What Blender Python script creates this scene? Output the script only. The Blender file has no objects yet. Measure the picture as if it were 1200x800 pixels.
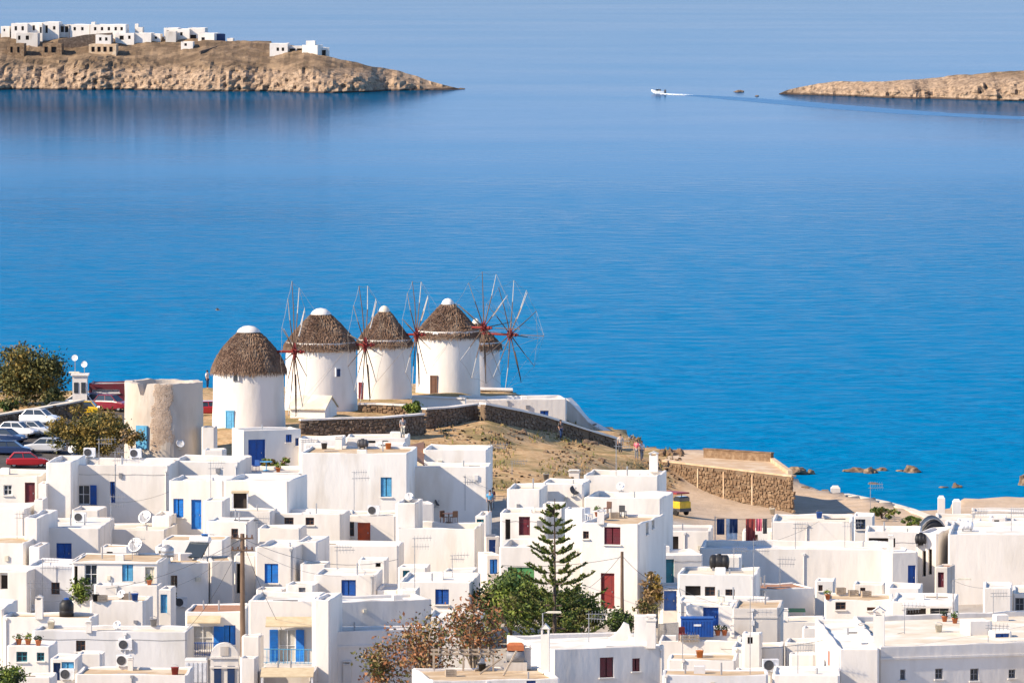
import bpy, bmesh, math, random
import numpy as np
from mathutils import Vector, Matrix, noise
from mathutils.bvhtree import BVHTree

random.seed(7)
R = math.radians
C = bpy.context.scene.collection
scene = bpy.context.scene

# ------------------------------------------------------------------ camera, sky, sun, exposure
FPX, CAMZ = 9000.0, 60.0                 # focal length in pixels of a 1200 px wide picture, eye height in metres
PITCH = math.atan((400 + 160) / FPX)
cam_data = bpy.data.cameras.new('camera')
cam_data.sensor_width = 36.0
cam_data.lens = FPX / 1200 * 36.0
cam_data.clip_start = 1.0
cam_data.clip_end = 30000.0
cam = bpy.data.objects.new('camera', cam_data)
C.objects.link(cam)
cam.location = (0, 0, CAMZ)
cam.rotation_euler = (R(90) - PITCH, 0, 0)
scene.camera = cam

SUN_EL, SUN_AZ = R(33), R(21)             # elevation; how far towards the camera side the sun stands from due left
sun_dir = Vector((-math.cos(SUN_EL) * math.cos(SUN_AZ), -math.cos(SUN_EL) * math.sin(SUN_AZ), math.sin(SUN_EL)))
sun_data = bpy.data.lights.new('sun', 'SUN')
sun_data.energy = 4.2
sun_data.angle = R(0.53)
sun_data.color = (1.0, 0.84, 0.64)
sun = bpy.data.objects.new('sun', sun_data)
C.objects.link(sun)
sun.location = (-200, 500, 150)
sun.rotation_euler = (-sun_dir).to_track_quat('-Z', 'Y').to_euler()

world = bpy.data.worlds.new('World')
scene.world = world
world.use_nodes = True
wn = world.node_tree
bg = wn.nodes['Background']
sky = wn.nodes.new('ShaderNodeTexSky')
sky.sky_type = 'NISHITA'
sky.sun_disc = False
sky.sun_elevation = SUN_EL
sky.sun_rotation = math.atan2(sun_dir.x, sun_dir.y)
sky.altitude = 50
sky.air_density = 0.6
sky.dust_density = 0.0
sky.ozone_density = 3.0
wn.links.new(sky.outputs[0], bg.inputs[0])
bg.inputs[1].default_value = 0.15

scene.view_settings.view_transform = 'Standard'
scene.view_settings.look = 'None'
scene.view_settings.gamma = 1.0
scene.view_settings.use_curve_mapping = False
scene.view_settings.exposure = 0.98
scene.render.engine = 'CYCLES'
scene.cycles.max_bounces = 6
scene.cycles.diffuse_bounces = 3
scene.cycles.glossy_bounces = 3
scene.cycles.transmission_bounces = 3
scene.cycles.caustics_reflective = False
scene.cycles.caustics_refractive = False
scene.cycles.use_denoising = True

# ------------------------------------------------------------------ picture-to-place helpers
CAM = Vector((0, 0, CAMZ))
FWD = Vector((0, math.cos(PITCH), -math.sin(PITCH)))
UPV = Vector((0, math.sin(PITCH), math.cos(PITCH)))
def ray(px, py):
    return FWD + Vector((1, 0, 0)) * ((px - 600) / FPX) + UPV * (-(py - 400) / FPX)
def at(px, py, Y):
    r = ray(px, py); return CAM + r * (Y / r.y)
def atz(px, py, z):
    r = ray(px, py); return CAM + r * ((z - CAMZ) / r.z)
def YM(py, Y):
    """survey distance -> distance in metres for a point seen at picture row py (heights above the sea stay as surveyed)"""
    if Y > 800: return 2038 + (Y - 889)
    return 9000 * (60 - (75 - (py + 317) * Y / 5000)) / (py + 160)
def YZ(Y, z=4.0):
    """the same for a thing that stands on ground of height z"""
    return 9000 * (60 - z) / (5000 * (75 - z) / Y - 317 + 160)
def mpp(Y):                               # metres per picture pixel at distance Y
    return Y / FPX

# ------------------------------------------------------------------ materials
MATS = {}
def pmat(name, c1, c2=None, scale=1.0, rough=0.85, bump=0.0, bscale=6.0, spec=0.3, stretch=(1, 1, 1), metal=0.0,
         c3=None, c3scale=0.3, c3amt=0.5, dist=0.02, tone=0.0):
    m = bpy.data.materials.new(name); m.use_nodes = True
    nt = m.node_tree; N = nt.nodes; L = nt.links
    b = N['Principled BSDF']
    b.inputs['Roughness'].default_value = rough
    b.inputs['Specular IOR Level'].default_value = spec
    b.inputs['Metallic'].default_value = metal
    b.inputs['Base Color'].default_value = (*c1, 1)
    if c2 is not None or bump:
        g = N.new('ShaderNodeNewGeometry')
        mp = N.new('ShaderNodeMapping'); mp.inputs['Scale'].default_value = stretch
        L.new(g.outputs['Position'], mp.inputs['Vector'])
    if c2 is not None:
        n = N.new('ShaderNodeTexNoise'); n.inputs['Scale'].default_value = scale; n.inputs['Detail'].default_value = 6
        n.inputs['Roughness'].default_value = 0.65
        L.new(mp.outputs[0], n.inputs['Vector'])
        cr = N.new('ShaderNodeMapRange'); cr.inputs[1].default_value = 0.35; cr.inputs[2].default_value = 0.68
        L.new(n.outputs['Fac'], cr.inputs[0])
        mx = N.new('ShaderNodeMix'); mx.data_type = 'RGBA'
        mx.inputs['A'].default_value = (*c1, 1); mx.inputs['B'].default_value = (*c2, 1)
        L.new(cr.outputs[0], mx.inputs['Factor'])
        out = mx.outputs['Result']
        if c3 is not None:
            n3 = N.new('ShaderNodeTexNoise'); n3.inputs['Scale'].default_value = c3scale; n3.inputs['Detail'].default_value = 5
            L.new(mp.outputs[0], n3.inputs['Vector'])
            r3 = N.new('ShaderNodeMapRange'); r3.inputs[1].default_value = 0.5; r3.inputs[2].default_value = 0.66
            r3.inputs[4].default_value = c3amt
            L.new(n3.outputs['Fac'], r3.inputs[0])
            m3 = N.new('ShaderNodeMix'); m3.data_type = 'RGBA'; m3.inputs['B'].default_value = (*c3, 1)
            L.new(out, m3.inputs['A']); L.new(r3.outputs[0], m3.inputs['Factor'])
            out = m3.outputs['Result']
        if tone:
            oi = N.new('ShaderNodeObjectInfo'); tr = N.new('ShaderNodeMapRange'); tr.inputs[3].default_value = 1 - tone; tr.inputs[4].default_value = 1.0
            L.new(oi.outputs['Random'], tr.inputs[0]); vm = N.new('ShaderNodeVectorMath'); vm.operation = 'SCALE'
            L.new(out, vm.inputs[0]); L.new(tr.outputs[0], vm.inputs['Scale']); out = vm.outputs[0]
        L.new(out, b.inputs['Base Color'])
    if bump:
        n2 = N.new('ShaderNodeTexNoise'); n2.inputs['Scale'].default_value = bscale; n2.inputs['Detail'].default_value = 5
        L.new(mp.outputs[0], n2.inputs['Vector'])
        bp = N.new('ShaderNodeBump'); bp.inputs['Strength'].default_value = bump; bp.inputs['Distance'].default_value = dist
        L.new(n2.outputs['Fac'], bp.inputs['Height']); L.new(bp.outputs[0], b.inputs['Normal'])
    MATS[name] = m
    return m

def plaster(name, c, dirt, amt=0.5):
    return pmat(name, c, tuple(x * 0.93 for x in c), 0.7, 0.9, 0.6, 2.0, 0.15, (1, 1, 0.32), c3=dirt, c3scale=0.6, c3amt=amt, dist=0.05, tone=0.12)
plaster('white', (0.80, 0.75, 0.685), (0.62, 0.57, 0.50), 0.55)
plaster('warm', (0.80, 0.765, 0.71), (0.60, 0.53, 0.44), 0.55)
plaster('grey', (0.70, 0.69, 0.68), (0.52, 0.50, 0.46), 0.55)
plaster('stucco', (0.62, 0.575, 0.52), (0.40, 0.33, 0.26), 0.6)
pmat('roof_white', (0.78, 0.76, 0.73), (0.66, 0.62, 0.55), 0.5, 0.9, 0.3, 3, 0.1, c3=(0.50, 0.44, 0.35), c3scale=0.5, c3amt=0.5)
pmat('roof_cream', (0.70, 0.635, 0.53), (0.58, 0.49, 0.37), 0.6, 0.9, 0.3, 3, 0.1, c3=(0.75, 0.72, 0.66), c3scale=0.4, c3amt=0.8)
pmat('roof_ochre', (0.56, 0.43, 0.28), (0.43, 0.30, 0.18), 0.8, 0.9, 0.4, 4, 0.1, c3=(0.66, 0.56, 0.42), c3scale=0.5, c3amt=0.7)
pmat('roof_grey', (0.50, 0.47, 0.44), (0.38, 0.34, 0.30), 0.6, 0.9, 0.3, 3, 0.1)
pmat('roof_clay', (0.42, 0.22, 0.13), (0.32, 0.17, 0.11), 2.0, 0.9, 0.5, 5, 0.1)
def paint(name, c, rough=0.5):
    return pmat(name, c, tuple(min(.9, x * 0.6 + .02) for x in c), 2.2, rough, 0.15, 20, 0.35)
paint('blue', (0.008, 0.085, 0.36)); paint('bright_blue', (0.01, 0.19, 0.62)); paint('navy', (0.008, 0.035, 0.12))
paint('sky_blue', (0.10, 0.38, 0.62)); paint('teal', (0.03, 0.22, 0.27)); paint('maroon', (0.13, 0.012, 0.02))
paint('red', (0.28, 0.032, 0.026)); paint('orange_red', (0.55, 0.085, 0.02)); paint('brown', (0.13, 0.06, 0.035))
paint('green', (0.10, 0.32, 0.10)); paint('yellow', (0.75, 0.47, 0.02)); paint('black', (0.012, 0.012, 0.014))
paint('dark_grey', (0.06, 0.06, 0.065)); paint('mid_grey', (0.25, 0.25, 0.26)); paint('pink', (0.70, 0.14, 0.20))
paint('white_paint', (0.80, 0.80, 0.80)); paint('cream_paint', (0.72, 0.66, 0.52)); paint('orange', (0.65, 0.22, 0.06))
pmat('galvanised', (0.45, 0.45, 0.45), (0.32, 0.32, 0.33), 5, 0.45, 0, metal=0.6)
pmat('glass', (0.035, 0.045, 0.055), rough=0.08, spec=0.6)
pmat('dark_interior', (0.055, 0.045, 0.04), (0.03, 0.025, 0.022), 1.5, 0.9)  # near-black colour stands in for the shade inside openings
pmat('curtain', (0.55, 0.53, 0.48), (0.40, 0.38, 0.34), 6, 0.9, stretch=(6, 6, 0.5))
pmat('wood', (0.20, 0.13, 0.085), (0.11, 0.07, 0.045), 5, 0.8, 0.3, 20, stretch=(1, 1, 0.15))
pmat('pale_wood', (0.42, 0.35, 0.27), (0.28, 0.22, 0.16), 5, 0.85, 0.3, 20)
pmat('red_wood', (0.26, 0.035, 0.028), (0.15, 0.02, 0.018), 5, 0.75)
pmat('sail_cloth', (0.55, 0.52, 0.47), (0.40, 0.37, 0.33), 6, 0.9)
pmat('canvas', (0.62, 0.51, 0.33), (0.52, 0.40, 0.24), 2, 0.9, 0.2, 5)
plaster('tower', (0.58, 0.51, 0.43), (0.45, 0.37, 0.29), 0.7)
pmat('tower_rubble', (0.54, 0.42, 0.32), (0.40, 0.295, 0.215), 1.8, 0.95, 0.6, 8, 0.1, dist=0.05)
pmat('thatch', (0.27, 0.175, 0.12), (0.13, 0.083, 0.057), 2.2, 0.95, 0.8, 14, 0.1, (1, 1, 0.35), c3=(0.32, 0.235, 0.17), c3scale=1.4, c3amt=0.8, dist=0.08)
pmat('rubble', (0.25, 0.165, 0.10), (0.14, 0.088, 0.055), 1.3, 0.95, 0.7, 8, 0.1, c3=(0.31, 0.22, 0.14), c3scale=1.6, c3amt=0.9, dist=0.06)
pmat('dark_rubble', (0.20, 0.14, 0.10), (0.11, 0.08, 0.06), 1.5, 0.95, 0.8, 7, 0.1, c3=(0.28, 0.21, 0.15), c3scale=1.8, c3amt=0.8, dist=0.06)
pmat('mortar', (0.20, 0.14, 0.09), (0.13, 0.09, 0.06), 2.0, 0.95, 0.5, 8)
pmat('coping', (0.70, 0.64, 0.54), (0.58, 0.50, 0.39), 1.2, 0.9, 0.3, 5)
pmat('sand_wall', (0.55, 0.40, 0.26), (0.45, 0.31, 0.19), 0.8, 0.95, 0.5, 5, c3=(0.64, 0.54, 0.40), c3scale=0.6, c3amt=0.7)
pmat('sea_rock', (0.20, 0.135, 0.085), (0.11, 0.075, 0.05), 1.6, 0.8, 0.8, 4, c3=(0.33, 0.24, 0.15), c3scale=1.0, c3amt=0.8, dist=0.1)
pmat('soil', (0.30, 0.19, 0.10), (0.20, 0.12, 0.06), 1.5, 0.95)
pmat('bark', (0.13, 0.095, 0.07), (0.07, 0.05, 0.04), 6, 0.95, 0.5, 10)
pmat('terracotta', (0.48, 0.16, 0.065), (0.36, 0.11, 0.05), 5, 0.85)
pmat('tyre', (0.018, 0.018, 0.018), rough=0.85)
pmat('skin', (0.50, 0.30, 0.21), rough=0.6)
pmat('hair', (0.03, 0.02, 0.015), rough=0.6)
pmat('wake_water', (0.0, 0.075, 0.20), rough=0.35, spec=0.25)
pmat('foam', (0.85, 0.88, 0.9), rough=0.9)
def leaf(name, c1, c2):
    m = pmat(name, c1, c2, 1.4, 0.65, spec=0.25)
    b = m.node_tree.nodes['Principled BSDF']
    b.inputs['Subsurface Weight'].default_value = 0.0
    return m
leaf('leaf_olive', (0.145, 0.13, 0.04), (0.08, 0.088, 0.028))
leaf('leaf_gold', (0.25, 0.165, 0.035), (0.14, 0.11, 0.028))
leaf('leaf_green', (0.09, 0.135, 0.03), (0.05, 0.085, 0.022))
leaf('leaf_dark', (0.04, 0.062, 0.03), (0.022, 0.035, 0.018))
leaf('leaf_lime', (0.20, 0.24, 0.035), (0.11, 0.16, 0.03))
leaf('leaf_rust', (0.30, 0.125, 0.05), (0.19, 0.085, 0.04))
leaf('leaf_tan', (0.33, 0.23, 0.11), (0.22, 0.13, 0.06))
leaf('grass_blade', (0.13, 0.16, 0.035), (0.22, 0.17, 0.06))
def car_paint(name, c):
    m = pmat(name, c, rough=0.28, spec=0.5)
    m.node_tree.nodes['Principled BSDF'].inputs['Coat Weight'].default_value = 0.5
    return m
for nm, c in (('car_white', (.75, .75, .75)), ('car_silver', (.50, .51, .53)), ('car_grey', (.16, .17, .19)), ('car_navy', (.012, .03, .09)),
              ('car_red', (.42, .015, .02)), ('car_wine', (.20, .012, .025)), ('car_yellow', (.72, .46, .02)), ('car_steel', (.08, .11, .19))):
    car_paint(nm, c)

# water: the body colour of clear sea over it the sky's reflection; ripples are relief, plus streaks painted into the reflection
def water_mat():
    m = bpy.data.materials.new('sea_water'); m.use_nodes = True
    nt = m.node_tree; N = nt.nodes; L = nt.links
    N.remove(N['Principled BSDF'])
    body = N.new('ShaderNodeBsdfDiffuse'); body.inputs['Color'].default_value = (0.0, 0.162, 0.355, 1)
    gl = N.new('ShaderNodeBsdfGlossy'); gl.inputs['Color'].default_value = (0.26, 0.275, 0.36, 1); gl.inputs['Roughness'].default_value = 0.09
    fr = N.new('ShaderNodeFresnel'); fr.inputs['IOR'].default_value = 1.12
    mixs = N.new('ShaderNodeMixShader'); L.new(fr.outputs[0], mixs.inputs[0]); L.new(body.outputs[0], mixs.inputs[1]); L.new(gl.outputs[0], mixs.inputs[2])
    L.new(mixs.outputs[0], N['Material Output'].inputs['Surface'])
    g = N.new('ShaderNodeNewGeometry')
    def nz(sc, stretch, detail=3.0):
        mp = N.new('ShaderNodeMapping'); mp.inputs['Scale'].default_value = stretch
        L.new(g.outputs['Position'], mp.inputs['Vector'])
        n = N.new('ShaderNodeTexNoise'); n.inputs['Scale'].default_value = sc; n.inputs['Detail'].default_value = detail
        L.new(mp.outputs[0], n.inputs['Vector']); return n.outputs['Fac']
    def math_(op, a, bb):
        n = N.new('ShaderNodeMath'); n.operation = op
        for i, v in enumerate((a, bb)):
            if isinstance(v, (int, float)): n.inputs[i].default_value = v
            else: L.new(v, n.inputs[i])
        return n.outputs[0]
    small = nz(0.55, (1.0, 1.0, 1), 4)
    mid = nz(0.16, (1.0, 1.4, 1), 3)
    slick = nz(0.012, (0.5, 1.0, 1), 4)
    mr = N.new('ShaderNodeMapRange'); mr.inputs[1].default_value = 0.35; mr.inputs[2].default_value = 0.68
    mr.inputs[3].default_value = 0.35; mr.inputs[4].default_value = 1.0
    L.new(slick, mr.inputs[0])
    h = math_('ADD', math_('MULTIPLY', small, 0.45), mid)
    h = math_('MULTIPLY', h, mr.outputs[0])
    sp = N.new('ShaderNodeSeparateXYZ'); L.new(g.outputs['Position'], sp.inputs[0])
    calm = N.new('ShaderNodeMapRange'); calm.inputs[1].default_value = 850; calm.inputs[2].default_value = 1500     # open bay ripples, lee water lies calm
    calm.inputs[3].default_value = 1.0; calm.inputs[4].default_value = 0.05
    L.new(sp.outputs['Y'], calm.inputs[0]); h = math_('MULTIPLY', h, calm.outputs[0])
    bp = N.new('ShaderNodeBump'); bp.inputs['Strength'].default_value = 1.0; bp.inputs['Distance'].default_value = 1.1
    L.new(h, bp.inputs['Height'])
    for q in (gl, fr): L.new(bp.outputs[0], q.inputs['Normal'])
    # mirrored sky painted by distance, faint on ruffled near water, full under the headlands
    refl_far = N.new('ShaderNodeMapRange'); refl_far.inputs[1].default_value = 780; refl_far.inputs[2].default_value = 1700; refl_far.inputs[3].default_value = 0.05; refl_far.inputs[4].default_value = 1.0
    L.new(sp.outputs['Y'], refl_far.inputs[0])
    refl_streak = nz(0.30, (0.55, 0.8, 1), 5); fm = N.new('ShaderNodeMapRange'); fm.inputs[1].default_value = 0.36; fm.inputs[2].default_value = 0.64; fm.inputs[3].default_value = 0.15; fm.inputs[4].default_value = 1.9  # noise streaks painted into the share of mirrored sky
    L.new(refl_streak, fm.inputs[0]); fmix = N.new('ShaderNodeMix'); L.new(calm.outputs[0], fmix.inputs['Factor']); fmix.inputs['A'].default_value = 1.0; L.new(fm.outputs[0], fmix.inputs['B'])
    L.new(math_('MULTIPLY', math_('MULTIPLY', fr.outputs[0], fmix.outputs['Result']), math_('MULTIPLY', refl_far.outputs[0], math_('ADD', math_('MULTIPLY', slick, 0.6), 0.7))), mixs.inputs[0])
    L.new(bp.outputs[0], body.inputs['Normal'])
    MATS['sea_water'] = m
water_mat()

def zoned_ground():
    m = bpy.data.materials.new('ground_zones'); m.use_nodes = True
    nt = m.node_tree; N = nt.nodes; L = nt.links
    b = N['Principled BSDF']; b.inputs['Roughness'].default_value = 0.95; b.inputs['Specular IOR Level'].default_value = 0.1
    g = N.new('ShaderNodeNewGeometry')
    def noise_(sc, lo=0.35, hi=0.65):
        n = N.new('ShaderNodeTexNoise'); n.inputs['Scale'].default_value = sc; n.inputs['Detail'].default_value = 7; n.inputs['Roughness'].default_value = 0.68
        L.new(g.outputs['Position'], n.inputs['Vector'])
        r = N.new('ShaderNodeMapRange'); r.inputs[1].default_value = lo; r.inputs[2].default_value = hi
        L.new(n.outputs['Fac'], r.inputs[0]); return r.outputs[0], n.outputs['Fac']
    def mix(f, a, c):
        x = N.new('ShaderNodeMix'); x.data_type = 'RGBA'; L.new(f, x.inputs['Factor'])
        for k, v in (('A', a), ('B', c)):
            if isinstance(v, tuple): x.inputs[k].default_value = (*v, 1)
            else: L.new(v, x.inputs[k])
        return x.outputs['Result']
    f1, raw = noise_(0.5); f2, _ = noise_(1.7, .42, .6); f3, _ = noise_(0.22, .48, .6)
    pave = mix(f1, (0.46, 0.42, 0.37), (0.34, 0.30, 0.26))
    dry = mix(f1, (0.48, 0.30, 0.145), (0.34, 0.205, 0.095)); dry = mix(f2, dry, (0.56, 0.395, 0.22)); dry = mix(f3, dry, (0.25, 0.19, 0.085))
    tar = mix(f1, (0.11, 0.10, 0.095), (0.07, 0.065, 0.062))
    sand = mix(f1, (0.53, 0.41, 0.30), (0.44, 0.33, 0.23))
    at_ = N.new('ShaderNodeAttribute'); at_.attribute_name = 'zone'
    sep = N.new('ShaderNodeSeparateColor'); L.new(at_.outputs['Color'], sep.inputs[0])
    col = mix(sep.outputs[0], pave, dry); col = mix(sep.outputs[1], col, tar); col = mix(sep.outputs[2], col, sand)
    L.new(col, b.inputs['Base Color'])
    bp = N.new('ShaderNodeBump'); bp.inputs['Strength'].default_value = 0.8; bp.inputs['Distance'].default_value = 0.25
    L.new(raw, bp.inputs['Height']); L.new(bp.outputs[0], b.inputs['Normal'])
    MATS['ground_zones'] = m
zoned_ground()

def headland_mat():
    m = bpy.data.materials.new('headland_rock'); m.use_nodes = True
    nt = m.node_tree; N = nt.nodes; L = nt.links
    b = N['Principled BSDF']; b.inputs['Roughness'].default_value = 0.95; b.inputs['Specular IOR Level'].default_value = 0.1
    g = N.new('ShaderNodeNewGeometry')
    def noise_(sc, lo, hi, st=(1, 1, 1)):
        mp = N.new('ShaderNodeMapping'); mp.inputs['Scale'].default_value = st; L.new(g.outputs['Position'], mp.inputs['Vector'])
        n = N.new('ShaderNodeTexNoise'); n.inputs['Scale'].default_value = sc; n.inputs['Detail'].default_value = 8; n.inputs['Roughness'].default_value = 0.7
        L.new(mp.outputs[0], n.inputs['Vector'])
        r = N.new('ShaderNodeMapRange'); r.inputs[1].default_value = lo; r.inputs[2].default_value = hi
        L.new(n.outputs['Fac'], r.inputs[0]); return r.outputs[0], n.outputs['Fac']
    def mix(f, a, c):
        x = N.new('ShaderNodeMix'); x.data_type = 'RGBA'; L.new(f, x.inputs['Factor'])
        for k, v in (('A', a), ('B', c)):
            if isinstance(v, tuple): x.inputs[k].default_value = (*v, 1)
            else: L.new(v, x.inputs[k])
        return x.outputs['Result']
    f1, raw = noise_(0.35, .35, .65); f2, _ = noise_(0.9, .47, .6); f3, _ = noise_(0.14, .45, .6)
    rock = mix(f1, (0.44, 0.32, 0.22), (0.28, 0.195, 0.13)); rock = mix(f2, rock, (0.16, 0.115, 0.08))
    scrub = mix(f1, (0.175, 0.118, 0.075), (0.115, 0.08, 0.052)); scrub = mix(f2, scrub, (0.13, 0.095, 0.06)); scrub = mix(f3, scrub, (0.27, 0.19, 0.12))
    sep = N.new('ShaderNodeSeparateXYZ'); L.new(g.outputs['Position'], sep.inputs[0])
    ma = N.new('ShaderNodeMath'); ma.operation = 'MULTIPLY_ADD'; ma.inputs[1].default_value = 3.0; L.new(raw, ma.inputs[0]); L.new(sep.outputs['Z'], ma.inputs[2])
    hz = N.new('ShaderNodeMapRange'); hz.inputs[1].default_value = 6.2; hz.inputs[2].default_value = 7.8; L.new(ma.outputs[0], hz.inputs[0])
    col = mix(hz.outputs[0], rock, scrub)
    wl = N.new('ShaderNodeMapRange'); wl.inputs[1].default_value = 0.55; wl.inputs[2].default_value = 0.25; L.new(sep.outputs['Z'], wl.inputs[0])
    col = mix(wl.outputs[0], col, (0.07, 0.05, 0.04))          # the wet band the sea keeps dark along the waterline
    L.new(col, b.inputs['Base Color'])
    bp = N.new('ShaderNodeBump'); bp.inputs['Strength'].default_value = 0.9; bp.inputs['Distance'].default_value = 0.6
    L.new(raw, bp.inputs['Height']); L.new(bp.outputs[0], b.inputs['Normal'])
    MATS['headland_rock'] = m
headland_mat()

# ------------------------------------------------------------------ mesh collecting
SOLV, SOLF = [], []                       # world-space solids things may stand on
class MB:
    def __init__(s): s.v = []; s.f = []; s.m = []; s.mi = 0
    def face(s, pts):
        n = len(s.v); s.v += [Vector(p) for p in pts]; s.f.append(tuple(range(n, n + len(pts)))); s.m.append(s.mi)
    def grid(s, rows, close=False):
        n = len(s.v); k = len(rows[0])
        for r in rows: s.v += [Vector(p) for p in r]
        for i in range(len(rows) - 1):
            for j in range(k if close else k - 1):
                a = n + i * k + j; b = n + i * k + (j + 1) % k
                s.f.append((a, b, b + k, a + k)); s.m.append(s.mi)
    def box(s, c, u, w, h, d, n=None, bev=0.0):
        """box: bottom centre c, horizontal axis u, sizes w (along u), d (across), h up"""
        u = Vector(u).normalized(); z = Vector((0, 0, 1)) if n is None else Vector(n).normalized(); v = z.cross(u)
        c = Vector(c); b = len(s.v)
        if bev <= 0:
            for k in (0, h):
                for (i, j) in ((-1, -1), (1, -1), (1, 1), (-1, 1)):
                    s.v.append(c + u * (i * w / 2) + v * (j * d / 2) + z * k)
            for f in ((3, 2, 1, 0), (4, 5, 6, 7), (0, 1, 5, 4), (1, 2, 6, 5), (2, 3, 7, 6), (3, 0, 4, 7)):
                s.f.append(tuple(b + i for i in f)); s.m.append(s.mi)
        else:
            for k, q in ((0, 0), (h - bev, 0), (h, bev)):
                for (i, j) in ((-1, -1), (1, -1), (1, 1), (-1, 1)):
                    s.v.append(c + u * (i * (w / 2 - q)) + v * (j * (d / 2 - q)) + z * k)
            fs = [(3, 2, 1, 0), (8, 9, 10, 11)]
            for r in (0, 4):
                for j in range(4): fs.append((r + j, r + (j + 1) % 4, r + 4 + (j + 1) % 4, r + 4 + j))
            for f in fs: s.f.append(tuple(b + i for i in f)); s.m.append(s.mi)
    def tube(s, pts, r, sides=6, r2=None, cap=True):
        pts = [Vector(p) for p in pts]; rows = []
        for i, p in enumerate(pts):
            t = (pts[min(i + 1, len(pts) - 1)] - pts[max(i - 1, 0)]).normalized()
            a = t.cross(Vector((0, 0, 1)) if abs(t.z) < 0.9 else Vector((1, 0, 0))).normalized(); b = t.cross(a)
            rr = r if r2 is None else r + (r2 - r) * i / max(1, len(pts) - 1)
            rows.append([p + (a * math.cos(q) + b * math.sin(q)) * rr for q in [2 * math.pi * k / sides for k in range(sides)]])
        s.grid(rows, True)
        if cap:
            s.face(rows[0]); s.face(rows[-1][::-1])
    def lathe(s, c, prof, sides=24, wob=None, ax=None):
        c = Vector(c); rows = []
        M = Matrix.Identity(3) if ax is None else Vector((0, 0, 1)).rotation_difference(Vector(ax)).to_matrix()
        for (r, z) in prof:
            rows.append([c + M @ Vector((math.cos(q) * r * (wob(q, z) if wob else 1), math.sin(q) * r * (wob(q, z) if wob else 1), z))
                         for q in [2 * math.pi * k / sides for k in range(sides)]])
        s.grid(rows, True)
    def build(s, name, mat, parent=None, smooth=False, solid=False, origin=None):
        if parent is not None: o = Vector(parent.get('_w', (0, 0, 0)))
        elif origin is not None: o = Vector(origin)
        else: o = Vector((0, 0, 0))
        me = bpy.data.meshes.new(name)
        me.from_pydata([tuple(v - o) for v in s.v], [], s.f)
        mats = mat if isinstance(mat, (list, tuple)) else [mat]
        for q in mats: me.materials.append(MATS[q])
        if len(mats) > 1: me.polygons.foreach_set('material_index', s.m)
        if smooth: me.polygons.foreach_set('use_smooth', [True] * len(s.f))
        me.update()
        ob = bpy.data.objects.new(name, me); C.objects.link(ob)
        if parent is not None:
            ob.parent = parent; ob['_w'] = tuple(o)
        else:
            ob.location = o; ob['_w'] = tuple(o)
        if solid:
            n = len(SOLV); SOLV.extend(s.v); SOLF.extend([tuple(n + i for i in f) for f in s.f])
        return ob

def tag(o, label, cat, group=None):
    o['label'] = label; o['category'] = cat
    if group: o['group'] = group
    return o
def thing(name, label, cat, loc=(0, 0, 0), group=None):
    o = bpy.data.objects.new(name, None); C.objects.link(o); o.location = Vector(loc); o['_w'] = tuple(Vector(loc))
    o.empty_display_size = 0.3
    return tag(o, label, cat, group)
def copy_tree(o, parent=None):
    c = o.copy(); C.objects.link(c); c.parent = parent
    for ch in [x for x in o.children]: copy_tree(ch, c)
    return c
X1 = Vector((1, 0, 0)); Z1 = Vector((0, 0, 1))

# ------------------------------------------------------------------ terrain, sea, headlands
CTRL = [(-150, 500, 9.5), (0, 490, 9.4), (60, 560, 9.0), (-100, 560, 9), (150, 470, 9.5), (100, 455, 9.5), (290, 500, 10), (376, 484, 10), (450, 470, 10), (525, 462, 10),
        (600, 465, 9.4), (600, 487, 8.7), (650, 489, 8.2), (690, 506, 6.7), (560, 480, 9.3), (430, 500, 9.4), (500, 500, 9.2), (560, 540, 7.8), (660, 530, 6.6), (760, 535, 5.6),
        (850, 600, 3.0), (800, 590, 3.4), (930, 592, 2.1), (300, 620, 4.8), (100, 640, 4.6), (-100, 650, 4.6), (450, 650, 4.4), (580, 700, 4.2), (700, 715, 4.4), (200, 580, 7), (-60, 585, 7.2),
        (800, 700, 4.0), (900, 690, 3.5), (1060, 690, 3.0), (1150, 625, 2.2), (1000, 605, 2.4), (1300, 630, 2.2), (1300, 700, 3.2),
        (100, 800, 3.2), (400, 800, 3.2), (700, 800, 3.4), (1100, 800, 3.0), (1400, 800, 3.0), (-200, 800, 3.4), (200, 720, 3.6), (900, 740, 3)]
CP = np.array([tuple(atz(*c)) for c in CTRL] + [tuple(at(c[0], c[1], YM(c[1], c[2]))) for c in ((568, 491, 403.4), (610, 498, 404.9), (640, 505, 406.2), (690, 518, 408.2), (728, 530, 410.2), (640, 520, 401), (700, 532, 402))])
COAST = [(-900, 736), (-36, 737), (-26, 746), (-9, 758), (-1.5, 757), (.5, 739), (3.2, 731), (5.6, 729), (8, 727), (10.8, 724), (14.2, 712), (24, 709), (26, 708), (30, 702), (33, 694.5), (37.5, 680), (40, 690), (46, 692), (900, 680)]
CX, CY = np.array([c[0] for c in COAST]), np.array([c[1] for c in COAST])
def height(x, y):
    x = np.asarray(x, float); y = np.asarray(y, float)
    d2 = (x[..., None] - CP[:, 0]) ** 2 + ((y[..., None] - CP[:, 1]) * .5) ** 2 + 4.0
    w = d2 ** -1.8
    z = (w * CP[:, 2]).sum(-1) / w.sum(-1)
    z = z + 52 * np.clip((470 - y) / 470, 0, 1) ** 2.0
    e = np.clip((np.interp(x, CX, CY) - y + 3.5) / 4.5, 0, 1)
    e = e * e * (3 - 2 * e)
    return -3 + (z + 3) * e
def tz(x, y): return float(height(np.array([x]), np.array([y]))[0])

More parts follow.
